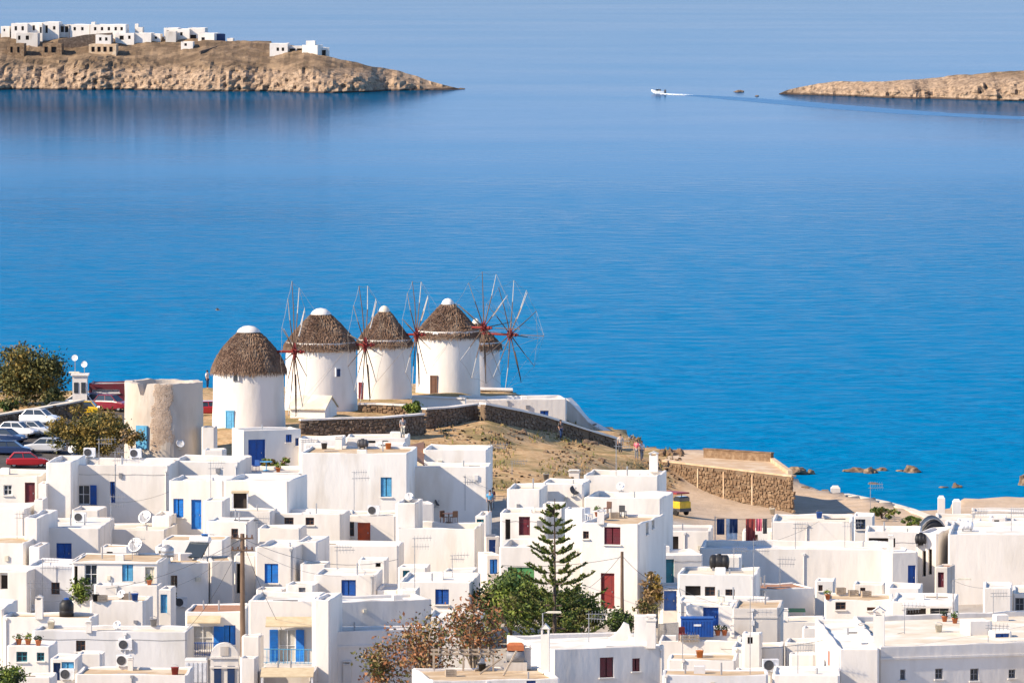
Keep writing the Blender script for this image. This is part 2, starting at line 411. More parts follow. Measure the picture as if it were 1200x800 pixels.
def make_ground():
    xs = np.unique(np.concatenate([np.linspace(-420, -75, 24), np.arange(-75, 76, 1.3), np.linspace(76, 420, 24)]))
    ys = np.concatenate([np.linspace(-60, 455, 50), np.arange(457, 775, 1.6)])
    gx, gy = np.meshgrid(xs, ys)
    gz = height(gx, gy)
    V = []
    for i in range(len(ys)):
        for j in range(len(xs)):
            x, y, z = gx[i, j], gy[i, j], gz[i, j]
            a = 0.10 if 460 < y < 670 else 0.18
            V.append((x, y, z + noise.noise(Vector((x * .45, y * .45, 0))) * a + noise.noise(Vector((x * 1.7, y * 1.7, 5))) * .05))
    k = len(xs)
    Fc = [(i * k + j, i * k + j + 1, (i + 1) * k + j + 1, (i + 1) * k + j) for i in range(len(ys) - 1) for j in range(k - 1)]
    me = bpy.data.meshes.new('ground'); me.from_pydata(V, [], Fc); me.materials.append(MATS['ground_zones'])
    me.polygons.foreach_set('use_smooth', [True] * len(Fc))
    col = me.color_attributes.new('zone', 'FLOAT_COLOR', 'POINT')
    def ss(v, a, b): t = min(1, max(0, (v - a) / (b - a))); return t * t * (3 - 2 * t)
    vals = []
    for (x, y, z) in V:
        wob = noise.noise(Vector((x * .25, y * .25, 9))) * 2
        dry = ss(y + wob, 640, 648) * (1 - ss(x, 17, 19))
        dry = max(dry, 1 - ss(y, 430, 455))
        tar = ss(y, 628, 632) * (1 - ss(x + wob * .5, -30, -28.5)) * (1 - ss(y + wob, 706, 712))
        sandy = ss(x, 14, 16) * ss(y + wob * .5, 622, 632)
        vals += [dry, tar, sandy, 1]
    col.data.foreach_set('color', vals)
    o = bpy.data.objects.new('ground', me); C.objects.link(o); o['kind'] = 'structure'
    n = len(SOLV); SOLV.extend([Vector(v) for v in V]); SOLF.extend([tuple(n + i for i in f) for f in Fc])
    return BVHTree.FromPolygons(V, Fc)
GROUND = make_ground()

def make_sea():
    mb = MB()
    xs = [-9000, -2000, -400, -120, 0, 120, 400, 2000, 9000]; ys = [-3000, 0, 300, 500, 700, 900, 1200, 1600, 2100, 3500, 14000]
    mb.grid([[(x, y, 0) for x in xs] for y in ys])
    mb.build('sea', 'sea_water')['kind'] = 'structure'
    mb = MB(); mb.grid([[(x, y, -4) for x in (-9000, 9000)] for y in (-3000, 12000)])
    mb.build('seabed', 'soil')['kind'] = 'structure'
make_sea()

def interp(x, tab): return float(np.interp(x, [t[0] for t in tab], [t[1] for t in tab]))
def headland(name, shore, ridge, deep, px0, px1, tip, step=0.75):
    """shore/ridge: picture height against column; deep: metres from the shore back to the ridge"""
    cols = []; V = []; Fc = []
    x = px0
    Y0 = 2045.0
    xs = np.arange((px0 - 600) * Y0 / FPX, (px1 - 600) * Y0 / FPX, step)
    prof = [-.08, -.03, 0, .02, .045, .07, .1, .14, .18, .23, .28, .34, .40, .46, .53, .60, .68, .76, .84, .92, 1, 1.1, 1.22, 1.36, 1.52, 1.7, 1.9, 2.1]
    fine = []
    for a, b in zip(prof[:-1], prof[1:]): fine += [a, a + (b - a) / 3, a + 2 * (b - a) / 3]
    fine.append(prof[-1])
    ht = {}
    for xx in xs:
        px = 600 + xx * FPX / Y0
        ys = atz(px, interp(px, shore), 0).y
        D = max(interp(px, deep), 0.6)
        zr = at(px, interp(px, ridge), ys + D).z
        row = []
        for t in fine:
            s = t * D
            y = ys + s + noise.noise(Vector((xx * .055, 3.1, 0))) * 7 * min(1, D / 12) + noise.noise(Vector((xx * .2, 7.7, 0))) * 3.5 * min(1, D / 12) + noise.noise(Vector((xx * .55, 2.7, 0))) * 1.2 * min(1, D / 12)
            if t <= 1:
                hc = min(zr * .5, 4.6) * (1 + .35 * noise.noise(Vector((xx * .05, 1, 4))))
                cl = min(1, max(0, s / 7.0)); z = hc * cl ** .75 + (zr - hc) * max(0, min(1, (s - 7.0) / max(.1, D - 7.0))) ** .9
            else:
                z = zr * max(-.3, 1 - ((t - 1) / 1.0) ** 2 * 1.1)
            if t < 0: z = t * 12
            rg = min(1, max(0, s / 2)) * (1.0 if t < .4 else .3)
            q = Vector((xx * .24, y * .24, z * .2))
            z += rg * min(1, zr / 3) * (noise.noise(q * .4) * 1.5 + noise.noise(q) * 1.0 + noise.noise(q * 2.7) * .4 + noise.noise(q * 6.1) * .16)
            yy = y + min(1, D / 10) * noise.noise(Vector((xx * .8, z * .9, 2))) * 2.2 * (1 if t < .3 else .3)
            row.append((xx, yy, z))
        V += row
    k = len(fine)
    Fc = [(i * k + j, (i + 1) * k + j, (i + 1) * k + j + 1, i * k + j + 1) for i in range(len(xs) - 1) for j in range(k - 1)]
    me = bpy.data.meshes.new(name); me.from_pydata(V, [], Fc); me.materials.append(MATS['headland_rock'])
    o = bpy.data.objects.new(name, me); C.objects.link(o); o['kind'] = 'structure'
    n = len(SOLV); SOLV.extend([Vector(v) for v in V]); SOLF.extend([tuple(n + i for i in f) for f in Fc])
headland('headland', [(-300, 104), (200, 106), (380, 109), (545, 105)], [(-300, 36), (0, 39), (150, 41), (200, 45), (300, 49), (345, 55), (390, 68), (430, 76), (470, 85), (505, 96), (545, 105.5)],
         [(-300, 48), (280, 46), (390, 30), (470, 14), (525, 4), (548, .6)], -300, 548, 'r')
headland('headland', [(905, 110.5), (1000, 114), (1200, 120), (1500, 127)], [(905, 110.5), (915, 106), (930, 101), (950, 98), (1080, 91), (1200, 81), (1500, 60)],
         [(905, .6), (930, 6), (960, 10), (1200, 30), (1500, 45)], 906, 1500, 'l')

# ------------------------------------------------------------------ houses
def offset_poly(P, t):
    n = len(P); out = []
    for i in range(n):
        a, b, c = P[i - 1], P[i], P[(i + 1) % n]
        e1 = (b - a).normalized(); e2 = (c - b).normalized()
        n1 = Vector((-e1.y, e1.x)); n2 = Vector((-e2.y, e2.x))
        k = (n1 + n2); k = k / max(.2, k.dot(n1)) if k.length > 1e-6 else n1
        out.append(b + k * t)
    return out

def shutter_leaf(c, u, n, w, h, th=0.05):
    mb = MB(); mb.box(c, u, w, h, th)
    k = max(3, int(h / 0.2))
    v = Vector(n)
    for i in range(k):
        z = h * (i + .5) / k
        mb.box(Vector(c) + v * (th / 2 + .006) + Z1 * (z - .05), u, w * .74, .09, .016)
    return mb

def make_opening(house, kind, A, u, n, u0, u1, z0, z1, colour, rev):
    """a door or window in its reveal; A is the wall's corner, u along it, n outwards"""
    w, h = u1 - u0, z1 - z0; mid = A + u * ((u0 + u1) / 2); mid = Vector((mid.x, mid.y, 0))
    ins = -n * (rev - 0.05)
    def frame(name, fc, t=.07, bars=1, sill=True):
        mb = MB()
        for s in (-1, 1): mb.box(mid + u * (s * (w - t) / 2) + ins + Z1 * z0, u, t, h, .07)
        mb.box(mid + ins + Z1 * (z1 - t), u, w - 2 * t - .004, t, .068)
        mb.box(mid + ins + Z1 * z0, u, w - 2 * t - .004, t, .068)
        for i in range(bars): mb.box(mid + u * (-w / 2 + w * (i + 1) / (bars + 1)) + ins + Z1 * (z0 + t), u, t * .7, h - 2 * t, .06)
        if bars: mb.box(mid + ins + Z1 * (z0 + h * .5), u, w - 2 * t - .01, t * .6, .055)
        return mb.build(name, fc, house)
    if kind in ('S', 'O', 'P', 'W'):
        if kind == 'S':
            f = frame('window', colour, bars=0)
            for s in (-1, 1):
                shutter_leaf(mid + u * (s * (w / 4 - .01)) + ins + n * .045 + Z1 * (z0 + .05), u, n, w / 2 - .09, h - .1).build('shutter', colour, f)
        elif kind == 'W':
            f = frame('window', 'white_paint' if colour is None else colour)
            mb = MB(); mb.box(mid - n * (rev + .02) + Z1 * z0, u, w, h, .03); mb.build('pane', 'glass', f)
        else:
            f = frame('window', 'white_paint')
            mb = MB(); mb.box(mid - n * (rev + .02) + Z1 * z0, u, w, h, .03); mb.build('pane' if kind == 'O' else 'curtain', 'glass' if kind == 'O' else 'curtain', f)
            for s in (-1, 1):
                d = (u * math.cos(R(12)) * s + n * math.sin(R(12))).normalized()
                c = mid + u * (s * (w / 2 + .03)) + d * (w * .27) + n * .05 + Z1 * z0
                shutter_leaf(c, d, n, w * .5, h).build('shutter', colour, f)
        mb = MB(); mb.box(mid + n * .04 - Z1 * .08 + Z1 * z0, u, w + .16, .075, .18); mb.build('sill', 'white', f)
    elif kind == 'D':
        mb = MB(); t = .08
        for s in (-1, 1): mb.box(mid + u * (s * (w - t) / 2) + ins + n * .02 + Z1 * z0, u, t, h, .1)
        mb.box(mid + ins + n * .02 + Z1 * (z1 - t), u, w - 2 * t - .004, t, .098)
        d = mb.build('door', colour, house)
        k = 2 if w > 1.05 else 1
        for i in range(k):
            lw = (w - 2 * t) / k
            c = mid + u * (-w / 2 + t + lw * (i + .5)) - n * (rev - .03)
            mb = MB(); mb.box(c + Z1 * z0, u, lw - .02, h - t - .01, .05)
            for a, b in ((.08, .42), (.50, .92)): mb.box(c + n * .032 + Z1 * (z0 + h * a), u, lw * .62, h * (b - a), .02)
            mb.build('leaf', colour, d)
        mb = MB(); mb.box(mid - n * (rev - .08) + u * (w * .30) + Z1 * (z0 + h * .45), u, .05, .12, .06); mb.build('handle', 'galvanised', d)
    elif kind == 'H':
        mb = MB(); mb.box(mid - n * (rev + .03) + Z1 * z0, u, w + .1, h + .1, .04); f = mb.build('opening', 'dark_interior', house)  # dark panel paints the shade of the room behind
    elif kind == 'C':
        f = frame('window', 'white_paint', bars=1)
        mb = MB(); mb.box(mid - n * (rev + .02) + Z1 * z0, u, w, h, .03); mb.build('curtain', 'curtain', f)

def block(house, x0, x1, yt, Y, depth, a=-7, wall='white', roof='roof_white', ph=0.4, ops=(), base=None, poly=None, zt=None, rev=0.24, cornice=None, t=0.24):
    a = R(a)
    if poly is None:
        if Y < 800: depth *= 0.85
        Y = YM(yt, Y)
        P0 = at(x0, yt, Y); ud = Vector((math.cos(a), math.sin(a), 0))
        r1 = (x1 - 600) / FPX
        d0 = (P0 - CAM).dot(FWD)
        w = (r1 * d0 - P0.x) / (ud.x - r1 * ud.dot(FWD))
        zt = P0.z
        bk = Vector((-math.sin(a), math.cos(a), 0))
        P = [P0, P0 + ud * w, P0 + ud * w + bk * depth, P0 + bk * depth]
    else:
        P = poly
    P = [Vector((p.x, p.y)) for p in P]
    near = P[0].y < 1000 and min((P[(i + 1) % 4] - P[i]).length for i in range(4)) > 1.0
    P4 = P
    if near:                                        # softened corners, as many coats of limewash leave them
        ch = .13; PB = []
        for i in range(4):
            e = (P[(i + 1) % 4] - P[i]).normalized(); PB += [P[i] + e * ch, P[(i + 1) % 4] - e * ch]
        P = PB
    if base is None:
        base = min(tz(p.x, p.y) for p in P) - .4
    n = len(P); z1 = zt - .06
    mb = MB(); rnd = random.Random(int(abs(P[0].x * 97 + P[0].y * 31)))
    holes = {}
    for op in ops:
        kind, ox0, ox1, oy0, oy1 = op[:5]; colour = op[5] if len(op) > 5 else None
        ei = (op[6] if len(op) > 6 else 0) * (2 if near else 1)
        A = P[ei].to_3d(); u = (P[(ei + 1) % n] - P[ei]).to_3d(); W = u.length; u.normalize(); nn = Vector((u.y, -u.x, 0))
        def onw(px, py):
            r = ray(px, py); k = (A - CAM).to_2d().dot(nn.to_2d()) / r.to_2d().dot(nn.to_2d())
            p = CAM + r * k; return (p - A).dot(u), p.z
        ua, za = onw(ox0, oy0); ub, zb = onw(ox1, oy1)
        ua, ub = sorted((ua, ub)); za, zb = sorted((za, zb))
        if kind in 'OP': m_ = (ua + ub) / 2; q = (ub - ua) / 4; ua, ub = m_ - q, m_ + q
        ua = max(.06, ua); ub = min(W - .06, ub); zb = min(z1 - .06, zb); za = max(base + .1, za)
        if ub - ua < .12 or zb - za < .12: continue
        rv = .5 if kind == 'H' else rev
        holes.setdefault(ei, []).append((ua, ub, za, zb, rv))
        make_opening(house, kind, A, u, nn, ua, ub, za, zb, colour, rv)
    for i in range(n):
        A = P[i].to_3d(); u = (P[(i + 1) % n] - P[i]).to_3d(); W = u.length; u.normalize(); nn = Vector((u.y, -u.x, 0))
        hs = holes.get(i, [])
        us = sorted({0.0, W} | {h[0] for h in hs} | {h[1] for h in hs}); zs = sorted({base, z1} | {h[2] for h in hs} | {h[3] for h in hs})
        for p, q in zip(us[:-1], us[1:]):
            for r, s in zip(zs[:-1], zs[1:]):
                cu, cz = (p + q) / 2, (r + s) / 2
                if any(h[0] < cu < h[1] and h[2] < cz < h[3] for h in hs): continue
                mb.face([A + u * p + Z1 * r, A + u * q + Z1 * r, A + u * q + Z1 * s, A + u * p + Z1 * s])
        for (p, q, r, s, rv) in hs:
            inn = -nn * (rv + .01)
            c = [A + u * p + Z1 * r, A + u * q + Z1 * r, A + u * q + Z1 * s, A + u * p + Z1 * s]
            for k in range(4): mb.face([c[k], c[(k + 1) % 4], c[(k + 1) % 4] + inn, c[k] + inn])
    # parapet with soft uneven top
    zr = zt - ph
    rings = [[], [], [], [], []]
    inn = offset_poly(P, t); i05 = offset_poly(P, .05); it5 = offset_poly(P, t - .05)
    for i in range(n):
        L_ = (P[(i + 1) % n] - P[i]).length; k = max(1, int(L_ / 1.3))
        for j in range(k):
            f = j / k; lp = lambda Q: Q[i].lerp(Q[(i + 1) % n], f)
            dz = rnd.uniform(-.08, .05)
            wb = Vector((rnd.uniform(-.035, .035), rnd.uniform(-.035, .035)))
            rings[0].append(lp(P).to_3d() + Z1 * z1); rings[1].append((lp(i05) + wb).to_3d() + Z1 * (zt + dz)); rings[2].append((lp(it5) + wb).to_3d() + Z1 * (zt + dz))
            rings[3].append(lp(inn).to_3d() + Z1 * (z1 + dz)); rings[4].append(lp(inn).to_3d() + Z1 * (zr - .02))
    mb.grid(rings, True)
    if cornice:
        for (cz, cd) in cornice:
            out = offset_poly(P, -cd); z = zt - cz
            for i in range(n):
                j = (i + 1) % n
                mb.face([P[i].to_3d() + Z1 * z, P[j].to_3d() + Z1 * z, out[j].to_3d() + Z1 * z, out[i].to_3d() + Z1 * z])
                mb.face([out[i].to_3d() + Z1 * (z - .14), out[j].to_3d() + Z1 * (z - .14), out[j].to_3d() + Z1 * z, out[i].to_3d() + Z1 * z])
                mb.face([P[j].to_3d() + Z1 * (z - .14), P[i].to_3d() + Z1 * (z - .14), out[i].to_3d() + Z1 * (z - .14), out[j].to_3d() + Z1 * (z - .14)])
    mb.build('wall', wall, house, solid=True)
    mb = MB(); mb.face([p.to_3d() + Z1 * zr for p in offset_poly(P, t - .03)])
    mb.build('roof', roof, house, solid=True)
    P = P4; W0 = (P[1] - P[0]); u = W0.to_3d().normalized(); nn = Vector((u.y, -u.x, 0)); L0 = W0.length; hs = holes.get(0, [])
    if zt - base > 2.5 and L0 > 2.5 and P[0].y < 1000:
        free = lambda x, w_: all(x + w_ < h[0] - .25 or x - w_ > h[1] + .25 for h in hs)
        if rnd.random() < .55:
            x = rnd.choice((.25, L0 - .25, L0 * rnd.uniform(.2, .8)))
            if free(x, .2):
                mb = MB(); mb.tube([P[0].to_3d() + u * x + nn * .06 + Z1 * (base + .4), P[0].to_3d() + u * x + nn * .06 + Z1 * (zr - .02)], .05, 6); mb.box(P[0].to_3d() + u * x + nn * .06 + Z1 * (zr - .05), u, .2, .16, .14); mb.build('drainpipe', rnd.choice(('white', 'grey', 'galvanised')), house)
        if rnd.random() < .5:
            x = L0 * rnd.uniform(.12, .88); z = zr - rnd.uniform(.5, 1.4)
            if free(x, .3): mb = MB(); mb.box(P[0].to_3d() + u * x + nn * .06 + Z1 * z, u, rnd.uniform(.2, .4), rnd.uniform(.2, .45), .14); mb.build('meter_box', rnd.choice(('grey', 'mid_grey', 'cream_paint')), house)
        if rnd.random() < .10:                       # cable clipped along the wall
            z = zr - rnd.uniform(.25, .7); pts = [P[0].to_3d() + u * (L0 * k / 6) + nn * .025 + Z1 * (z - (.06 if k % 2 else 0)) for k in range(7)]
            mb = MB(); mb.tube(pts, .010, 4); mb.build('wall_cable', 'dark_grey', house)
        Q = offset_poly(P, .7)
        for k in range(rnd.choice((0, 1, 1, 2, 3))):
            f, g = rnd.uniform(.1, .9), rnd.uniform(.1, .9); q = Q[0].lerp(Q[1], f).lerp(Q[3].lerp(Q[2], f), g).to_3d() + Z1 * zr
            kind_ = rnd.random(); mb = MB()
            if kind_ < .4: mb.tube([q - Z1 * .02, q + Z1 * rnd.uniform(.4, .9)], .06, 7); mb.lathe(q + Z1 * .85, [(.12, 0), (.01, .1)], 8) if False else None; mb.build('vent_pipe', 'galvanised', house)
            elif kind_ < .7: mb.box(q, u, rnd.uniform(.5, 1.0), rnd.uniform(.25, .6), rnd.uniform(.4, .8), bev=.05); mb.build('roof_hatch', wall, house)
            else: mb.tube([q + Z1 * .05, q + u * rnd.uniform(.8, 2.0) + Z1 * .05], .04, 5); mb.build('roof_pipe', rnd.choice(('galvanised', 'dark_grey', 'pale_wood')), house)
    return P, zt

def HOUSE(label, *blocks, group='whitewashed houses of the town', name='house', cat='house'):
    b0 = blocks[0]
    if b0.get('poly'): p = b0['poly'][0]
    else: p = at(b0['x0'], b0['yt'], YM(b0['yt'], b0['Y']))
    h = thing(name, label, cat, (p.x, p.y, tz(p.x, p.y)), group)
    for b in blocks: block(h, **b)
    return h
def B(x0, x1, yt, Y, depth, a=-7, wall='white', roof='roof_white', ph=0.4, ops=(), **k):
    return dict(x0=x0, x1=x1, yt=yt, Y=Y, depth=depth, a=a, wall=wall, roof=roof, ph=ph, ops=ops, **k)

# ---- left side of town
HOUSE('white house with a dark red terrace door below the car park',
      B(-70, 45, 557, 366, 9, -6, 'white', 'roof_cream', .35, [('D', 29, 41, 565, 590, 'maroon'), ('W', 4, 14, 568, 580)]),
      B(-70, 30, 595, 359, 7, -6, 'white', 'roof_white', .3))
HOUSE('low white house under the terrace with the dark red door',
      B(-70, 29, 634, 350, 6, -8, 'white', 'roof_ochre', .12),
      B(28.5, 45, 606, 352, 9, -8, 'white', 'roof_white', .2))
HOUSE('white house with deep blue square door under a shaded terrace',
      B(44, 117, 618, 353.5, 11, -4, 'white', 'roof_white', .25, [('D', 66, 84, 636, 660, 'blue')]))
HOUSE('pale grey walled house with one tiny window and long low front',
      B(32, 98, 662, 345, 7, -6, 'grey', 'roof_white', .2, [('W', 60, 70, 682, 696, 'brown')]),
      B(-60, 33, 668, 344, 6, -8, 'white', 'roof_white', .3, [('H', 0, 9, 668, 690)]))
HOUSE('large white flat roofed house with blue shuttered window beside the ruined mill',
      B(84, 198, 544, 366.5, 9, -5, 'white', 'roof_white', .5, [('O', 82, 113, 568, 591, 'blue'), ('S', 129, 135, 564, 589, 'blue')]),
      B(54, 84.5, 541, 365, 9, -5, 'white', 'roof_white', .4))
HOUSE('small white roof annex carrying an air conditioner under the blue shutters',
      B(84, 116, 597, 361.5, 4, -8, 'white', 'roof_white', .25),
      B(84, 114, 611, 358.3, 2.8, -8, 'white', 'roof_white', .12))
HOUSE('plain white house wall with two large satellite dishes on its roof',
      B(114, 194, 620, 357, 7.5, -6, 'white', 'roof_cream', .18),
      B(178, 200, 604, 359.5, 5, -6, 'white', 'roof_white', .2))
HOUSE('white house with ochre roof, light blue window and dark glazed porch',
      B(84, 186, 657, 338, 8, -5, 'white', 'roof_ochre', .1, [('S', 143, 156, 661, 681, 'sky_blue'), ('H', 86, 91, 663, 684), ('W', 99, 114, 661, 685), ('D', 170, 181, 664, 686, 'cream_paint')], cornice=[(.02, .12)]),
      B(110, 186, 685, 335.5, 2.4, -5, 'white', 'roof_white', .12))
HOUSE('white cube house with junk filled roof behind the small leafy tree',
      B(105, 169, 703, 330, 5, -6, 'white', 'roof_ochre', .3))
HOUSE('long pale house with one small dark window and wall air conditioner',
      B(38, 219, 738, 318, 4.5, -5, 'grey', 'roof_cream', .22, [('W', 89, 100, 750, 763, 'brown')]))
HOUSE('low white house with ochre roof strip and white chimney',
      B(3, 108, 722, 326, 4, -5, 'white', 'roof_ochre', .2),
      B(-60, 4, 712, 327, 8, -5, 'white', 'roof_white', .3))
HOUSE('small white house with two little square windows and potted plants on top',
      B(8, 59, 756, 309, 4, -5, 'white', 'roof_white', .15, [('W', 19, 32, 763, 775, 'teal'), ('W', 43, 52, 764, 774, 'teal')]))
HOUSE('low white lean-to with blue painted back porch',
      B(59, 90, 771, 306, 3.5, -4, 'white', 'roof_white', .1, [('D', 61, 71, 776, 797, 'navy'), ('S', 72, 88, 775, 788, 'sky_blue')]))
HOUSE('white roof terrace house edge with ochre floor and short posts',
      B(88, 219, 789, 303.5, 5.5, -3, 'white', 'roof_ochre', .18),
      B(90, 119, 765, 309.8, 2.2, -4, 'white', 'roof_white', .1))
HOUSE('plain white house front standing at the foot of the lane with the leafy shrub',
      B(-60, 60, 792, 302, 3.6, -4, 'white', 'roof_white', .2))
# ---- middle left
HOUSE('bright white house with blue window and tall blue door',
      B(198, 262, 562, 362, 6, -9, 'white', 'roof_white', .25, [('S', 203, 215, 584, 606, 'bright_blue'), ('D', 224, 236, 585, 620, 'bright_blue')]))
HOUSE('white house with wide blank upper wall behind the blue door house',
      B(199, 280, 540, 369, 8, -7, 'white', 'roof_cream', .4))
HOUSE('white house with shaded blue double door and terrace plants',
      B(284, 353, 504, 381, 3.5, 20, 'white', 'roof_white', .35, [('D', 291, 311, 515, 545, 'blue'), ('S', 335, 342, 509, 518, 'blue'), ('W', 346, 353, 513, 522, 'blue')]),
      B(276, 352, 553, 369.5, 8, -5, 'white', 'roof_grey', .3))
HOUSE('white terrace house with dark recessed porch under a rolled blind',
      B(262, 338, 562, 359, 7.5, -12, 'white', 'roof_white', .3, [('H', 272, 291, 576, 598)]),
      B(255, 318, 598, 355.5, 3.4, -8, 'white', 'roof_cream', .12))
HOUSE('white cube roof house with one small window above the utility pole',
      B(242, 292, 610, 350, 4.5, -8, 'white', 'roof_white', .15, [('W', 271, 279, 619, 631, 'brown')]),
      B(238, 262, 586, 354.5, 3.5, -8, 'white', 'roof_cream', .1))
HOUSE('white house with two tiny windows and patched terracotta wall box',
      B(312, 400, 601, 356, 5, -8, 'white', 'roof_white', .25, [('W', 333, 344, 606, 614, 'brown'), ('W', 358, 368, 606, 615, 'brown')]),
      B(302, 352, 618, 352, 3.6, -8, 'white', 'roof_white', .2))
HOUSE('white house with single bright blue window beside the utility pole',
      B(299, 345, 640, 342, 8, -9, 'white', 'roof_white', .25, [('S', 310, 326, 660, 683, 'bright_blue')]),
      B(345.5, 372, 634, 343.5, 6, -9, 'white', 'roof_white', .2))
HOUSE('shaded grey house with tan side wall and ochre roof',
      B(193, 246, 660, 340, 6, 20, 'white', 'roof_ochre', .1, [('W', 200, 208, 674, 688, 'brown')]),
      B(246.5, 274, 657, 340.5, 5, 6, 'stucco', 'roof_ochre', .1, [('H', 272, 273, 662, 664)]),
      B(274, 300, 650, 343, 4, -6, 'warm', 'roof_cream', .1, [('H', 275, 283, 660, 695)]))
HOUSE('warm white house with blank sunlit wall behind the solar pipes',
      B(190, 262, 632, 347.5, 5, -6, 'warm', 'roof_ochre', .1, [('W', 228, 240, 640, 650, 'brown')]))
HOUSE('white house with a wide blue shuttered balcony door and blue window',
      B(217, 285, 716, 321, 7, -3, 'white', 'roof_clay', .12, [('P', 213, 262, 733, 762, 'bright_blue'), ('S', 262, 276, 732, 755, 'bright_blue')]))
HOUSE('white house with tall blue doors behind a small railed balcony',
      B(291, 369, 703, 319, 8, -5, 'white', 'roof_white', .3, [('P', 317, 356, 737, 776, 'bright_blue')]))
HOUSE('cream house end with ochre awning roof under the blue balcony',
      B(303, 368, 786, 308, 4, -3, 'stucco', 'roof_ochre', .08))
# ---- centre
HOUSE('broad cream house below the mills with one pale blue window',
      B(352, 478, 530, 370, 9, -5, 'warm', 'roof_ochre', .22, [('S', 446, 459, 559, 582, 'sky_blue')]))
HOUSE('cream house with a recessed white roof terrace beside the bare slope',
      B(477, 571, 546, 372, 5, -5, 'warm', 'roof_white', .2),
      B(496, 571, 526, 376.6, 6, -5, 'warm', 'roof_white', .5))
HOUSE('low white roof sheds row under the dark stone wall of the mills',
      B(350, 400, 514, 381, 5, -4, 'white', 'roof_white', .2),
      B(405, 476, 512, 383, 5, -4, 'white', 'roof_cream', .2, [('H', 430, 440, 516, 519), ('H', 448, 455, 516, 519)]))
HOUSE('white house with stepped tower, sunken roof terrace and dark ivy line',
      B(465, 558, 618, 352, 7, -6, 'warm', 'roof_cream', .5),
      B(463.5, 488, 589, 353, 5, -6, 'warm', 'roof_white', .3),
      B(488.5, 508.5, 590, 358, 3, 10, 'white', 'roof_white', .2))
HOUSE('white house with an orange red door and wide porch window',
      B(350, 464, 603, 358, 6, -5, 'white', 'roof_cream', .2, [('D', 419, 434, 612, 636, 'orange_red'), ('W', 381, 415, 611, 628, 'brown'), ('W', 388, 398, 630, 634, 'brown')]))
HOUSE('broad blank white wall house under the orange red door',
      B(345, 467, 638, 347, 5, -5, 'white', 'roof_white', .25))
HOUSE('white house with blue door frame terrace shaded by the ivy wall',
      B(466, 552, 681, 333, 9, -5, 'white', 'roof_white', .25, [('S', 510, 526, 690, 708, 'blue')]))
HOUSE('small white house with one dark blue square window',
      B(368, 440, 673, 335, 6, -5, 'white', 'roof_white', .2, [('S', 400, 417, 679, 698, 'blue')]),
      B(440.5, 466, 690, 334.5, 5, -5, 'white', 'roof_white', .2))
HOUSE('white corner house with long shaded balcony behind rust red leaves',
      B(386, 506, 705, 314.5, 5, 18, 'white', 'roof_white', .25),
      B(386.5, 506, 739, 312, 3, 18, 'white', 'roof_grey', .25, cornice=[(1.0, .1)]),
      B(367, 387, 702, 311.8, 6, -8, 'white', 'roof_white', .2))
HOUSE('low white roof behind the rust leaved tree with a small square hut',
      B(500, 562, 722, 322, 6, -4, 'white', 'roof_white', .25),
      B(469, 489, 690, 331, 2, -6, 'white', 'roof_cream', .15))
HOUSE('low ochre roofed house strewn with timber below the big bush',
      B(505, 656, 797, 300, 9, 10, 'white', 'roof_ochre', .2, [('S', 617, 628, 797, 800, 'blue')]))
HOUSE('pale grey house with two maroon shutters and a peaked parapet',
      B(648, 779, 760, 306, 11, 19, 'white', 'roof_white', .3, [('S', 703, 719, 770, 793, 'maroon'), ('S', 741, 750, 771, 786, 'maroon')]))
# ---- big three-level house
HOUSE('tall white three level house with maroon doors behind the pine',
      B(585, 684, 640, 341, 8, -6, 'white', 'roof_white', .45, [('S', 595, 626, 664, 690, 'green')]),
      B(680, 749, 612, 340, 10, -14, 'white', 'roof_ochre', .25, [('S', 708, 727, 617, 638, 'maroon'), ('W', 683, 690, 622, 631, 'brown'), ('D', 704, 720, 671, 713, 'red'),
                                                                     ('W', 757, 760, 608, 625, 'cream_paint', 1), ('W', 764, 767, 600, 618, 'cream_paint', 1)]),
      B(586, 640, 600, 346, 5, -6, 'white', 'roof_cream', .2, [('D', 608, 621, 605, 627, 'maroon'), ('H', 592, 598, 608, 632)]),
      B(594, 634, 572, 350.2, 6, -6, 'white', 'roof_cream', .3),
      B(634.5, 684, 566, 352.8, 6, -6, 'white', 'roof_cream', .35),
      B(684.5, 775, 582, 351.5, 7, -10, 'white', 'roof_white', .4),
      B(684, 772, 556, 356, 6, -8, 'white', 'roof_cream', .4))
HOUSE('narrow white house side with teal shutters along the shaded alley',
      B(557, 569, 604, 357, 5, -6, 'warm', 'roof_white', .2, [('S', 558.5, 567, 608, 646, 'teal')]))
# ---- right side of town
HOUSE('broad sunlit white house with long flat cream roof by the courtyard',
      B(904, 998, 611, 362, 9, -4, 'white', 'roof_cream', .3),
      B(820, 1043, 642, 353, 8.8, -4, 'white', 'roof_white', .45))
HOUSE('little white roof hut with one dark square window near the sea road',
      B(1000, 1024, 604, 367, 4, -4, 'white', 'roof_white', .15, [('W', 1002, 1014, 608, 620, 'navy')]))
HOUSE('white house with blue shaded recess behind the black water drum',
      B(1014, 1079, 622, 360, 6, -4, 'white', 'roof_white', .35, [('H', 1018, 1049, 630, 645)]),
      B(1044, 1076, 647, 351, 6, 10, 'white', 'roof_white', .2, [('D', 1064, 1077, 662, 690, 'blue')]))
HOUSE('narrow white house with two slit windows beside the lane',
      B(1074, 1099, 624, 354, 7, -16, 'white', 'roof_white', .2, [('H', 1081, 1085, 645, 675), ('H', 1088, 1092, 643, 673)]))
HOUSE('massive blank white house wall at the sea end of the lane',
      B(1111, 1290, 625, 352, 13, -5, 'white', 'roof_white', .3))
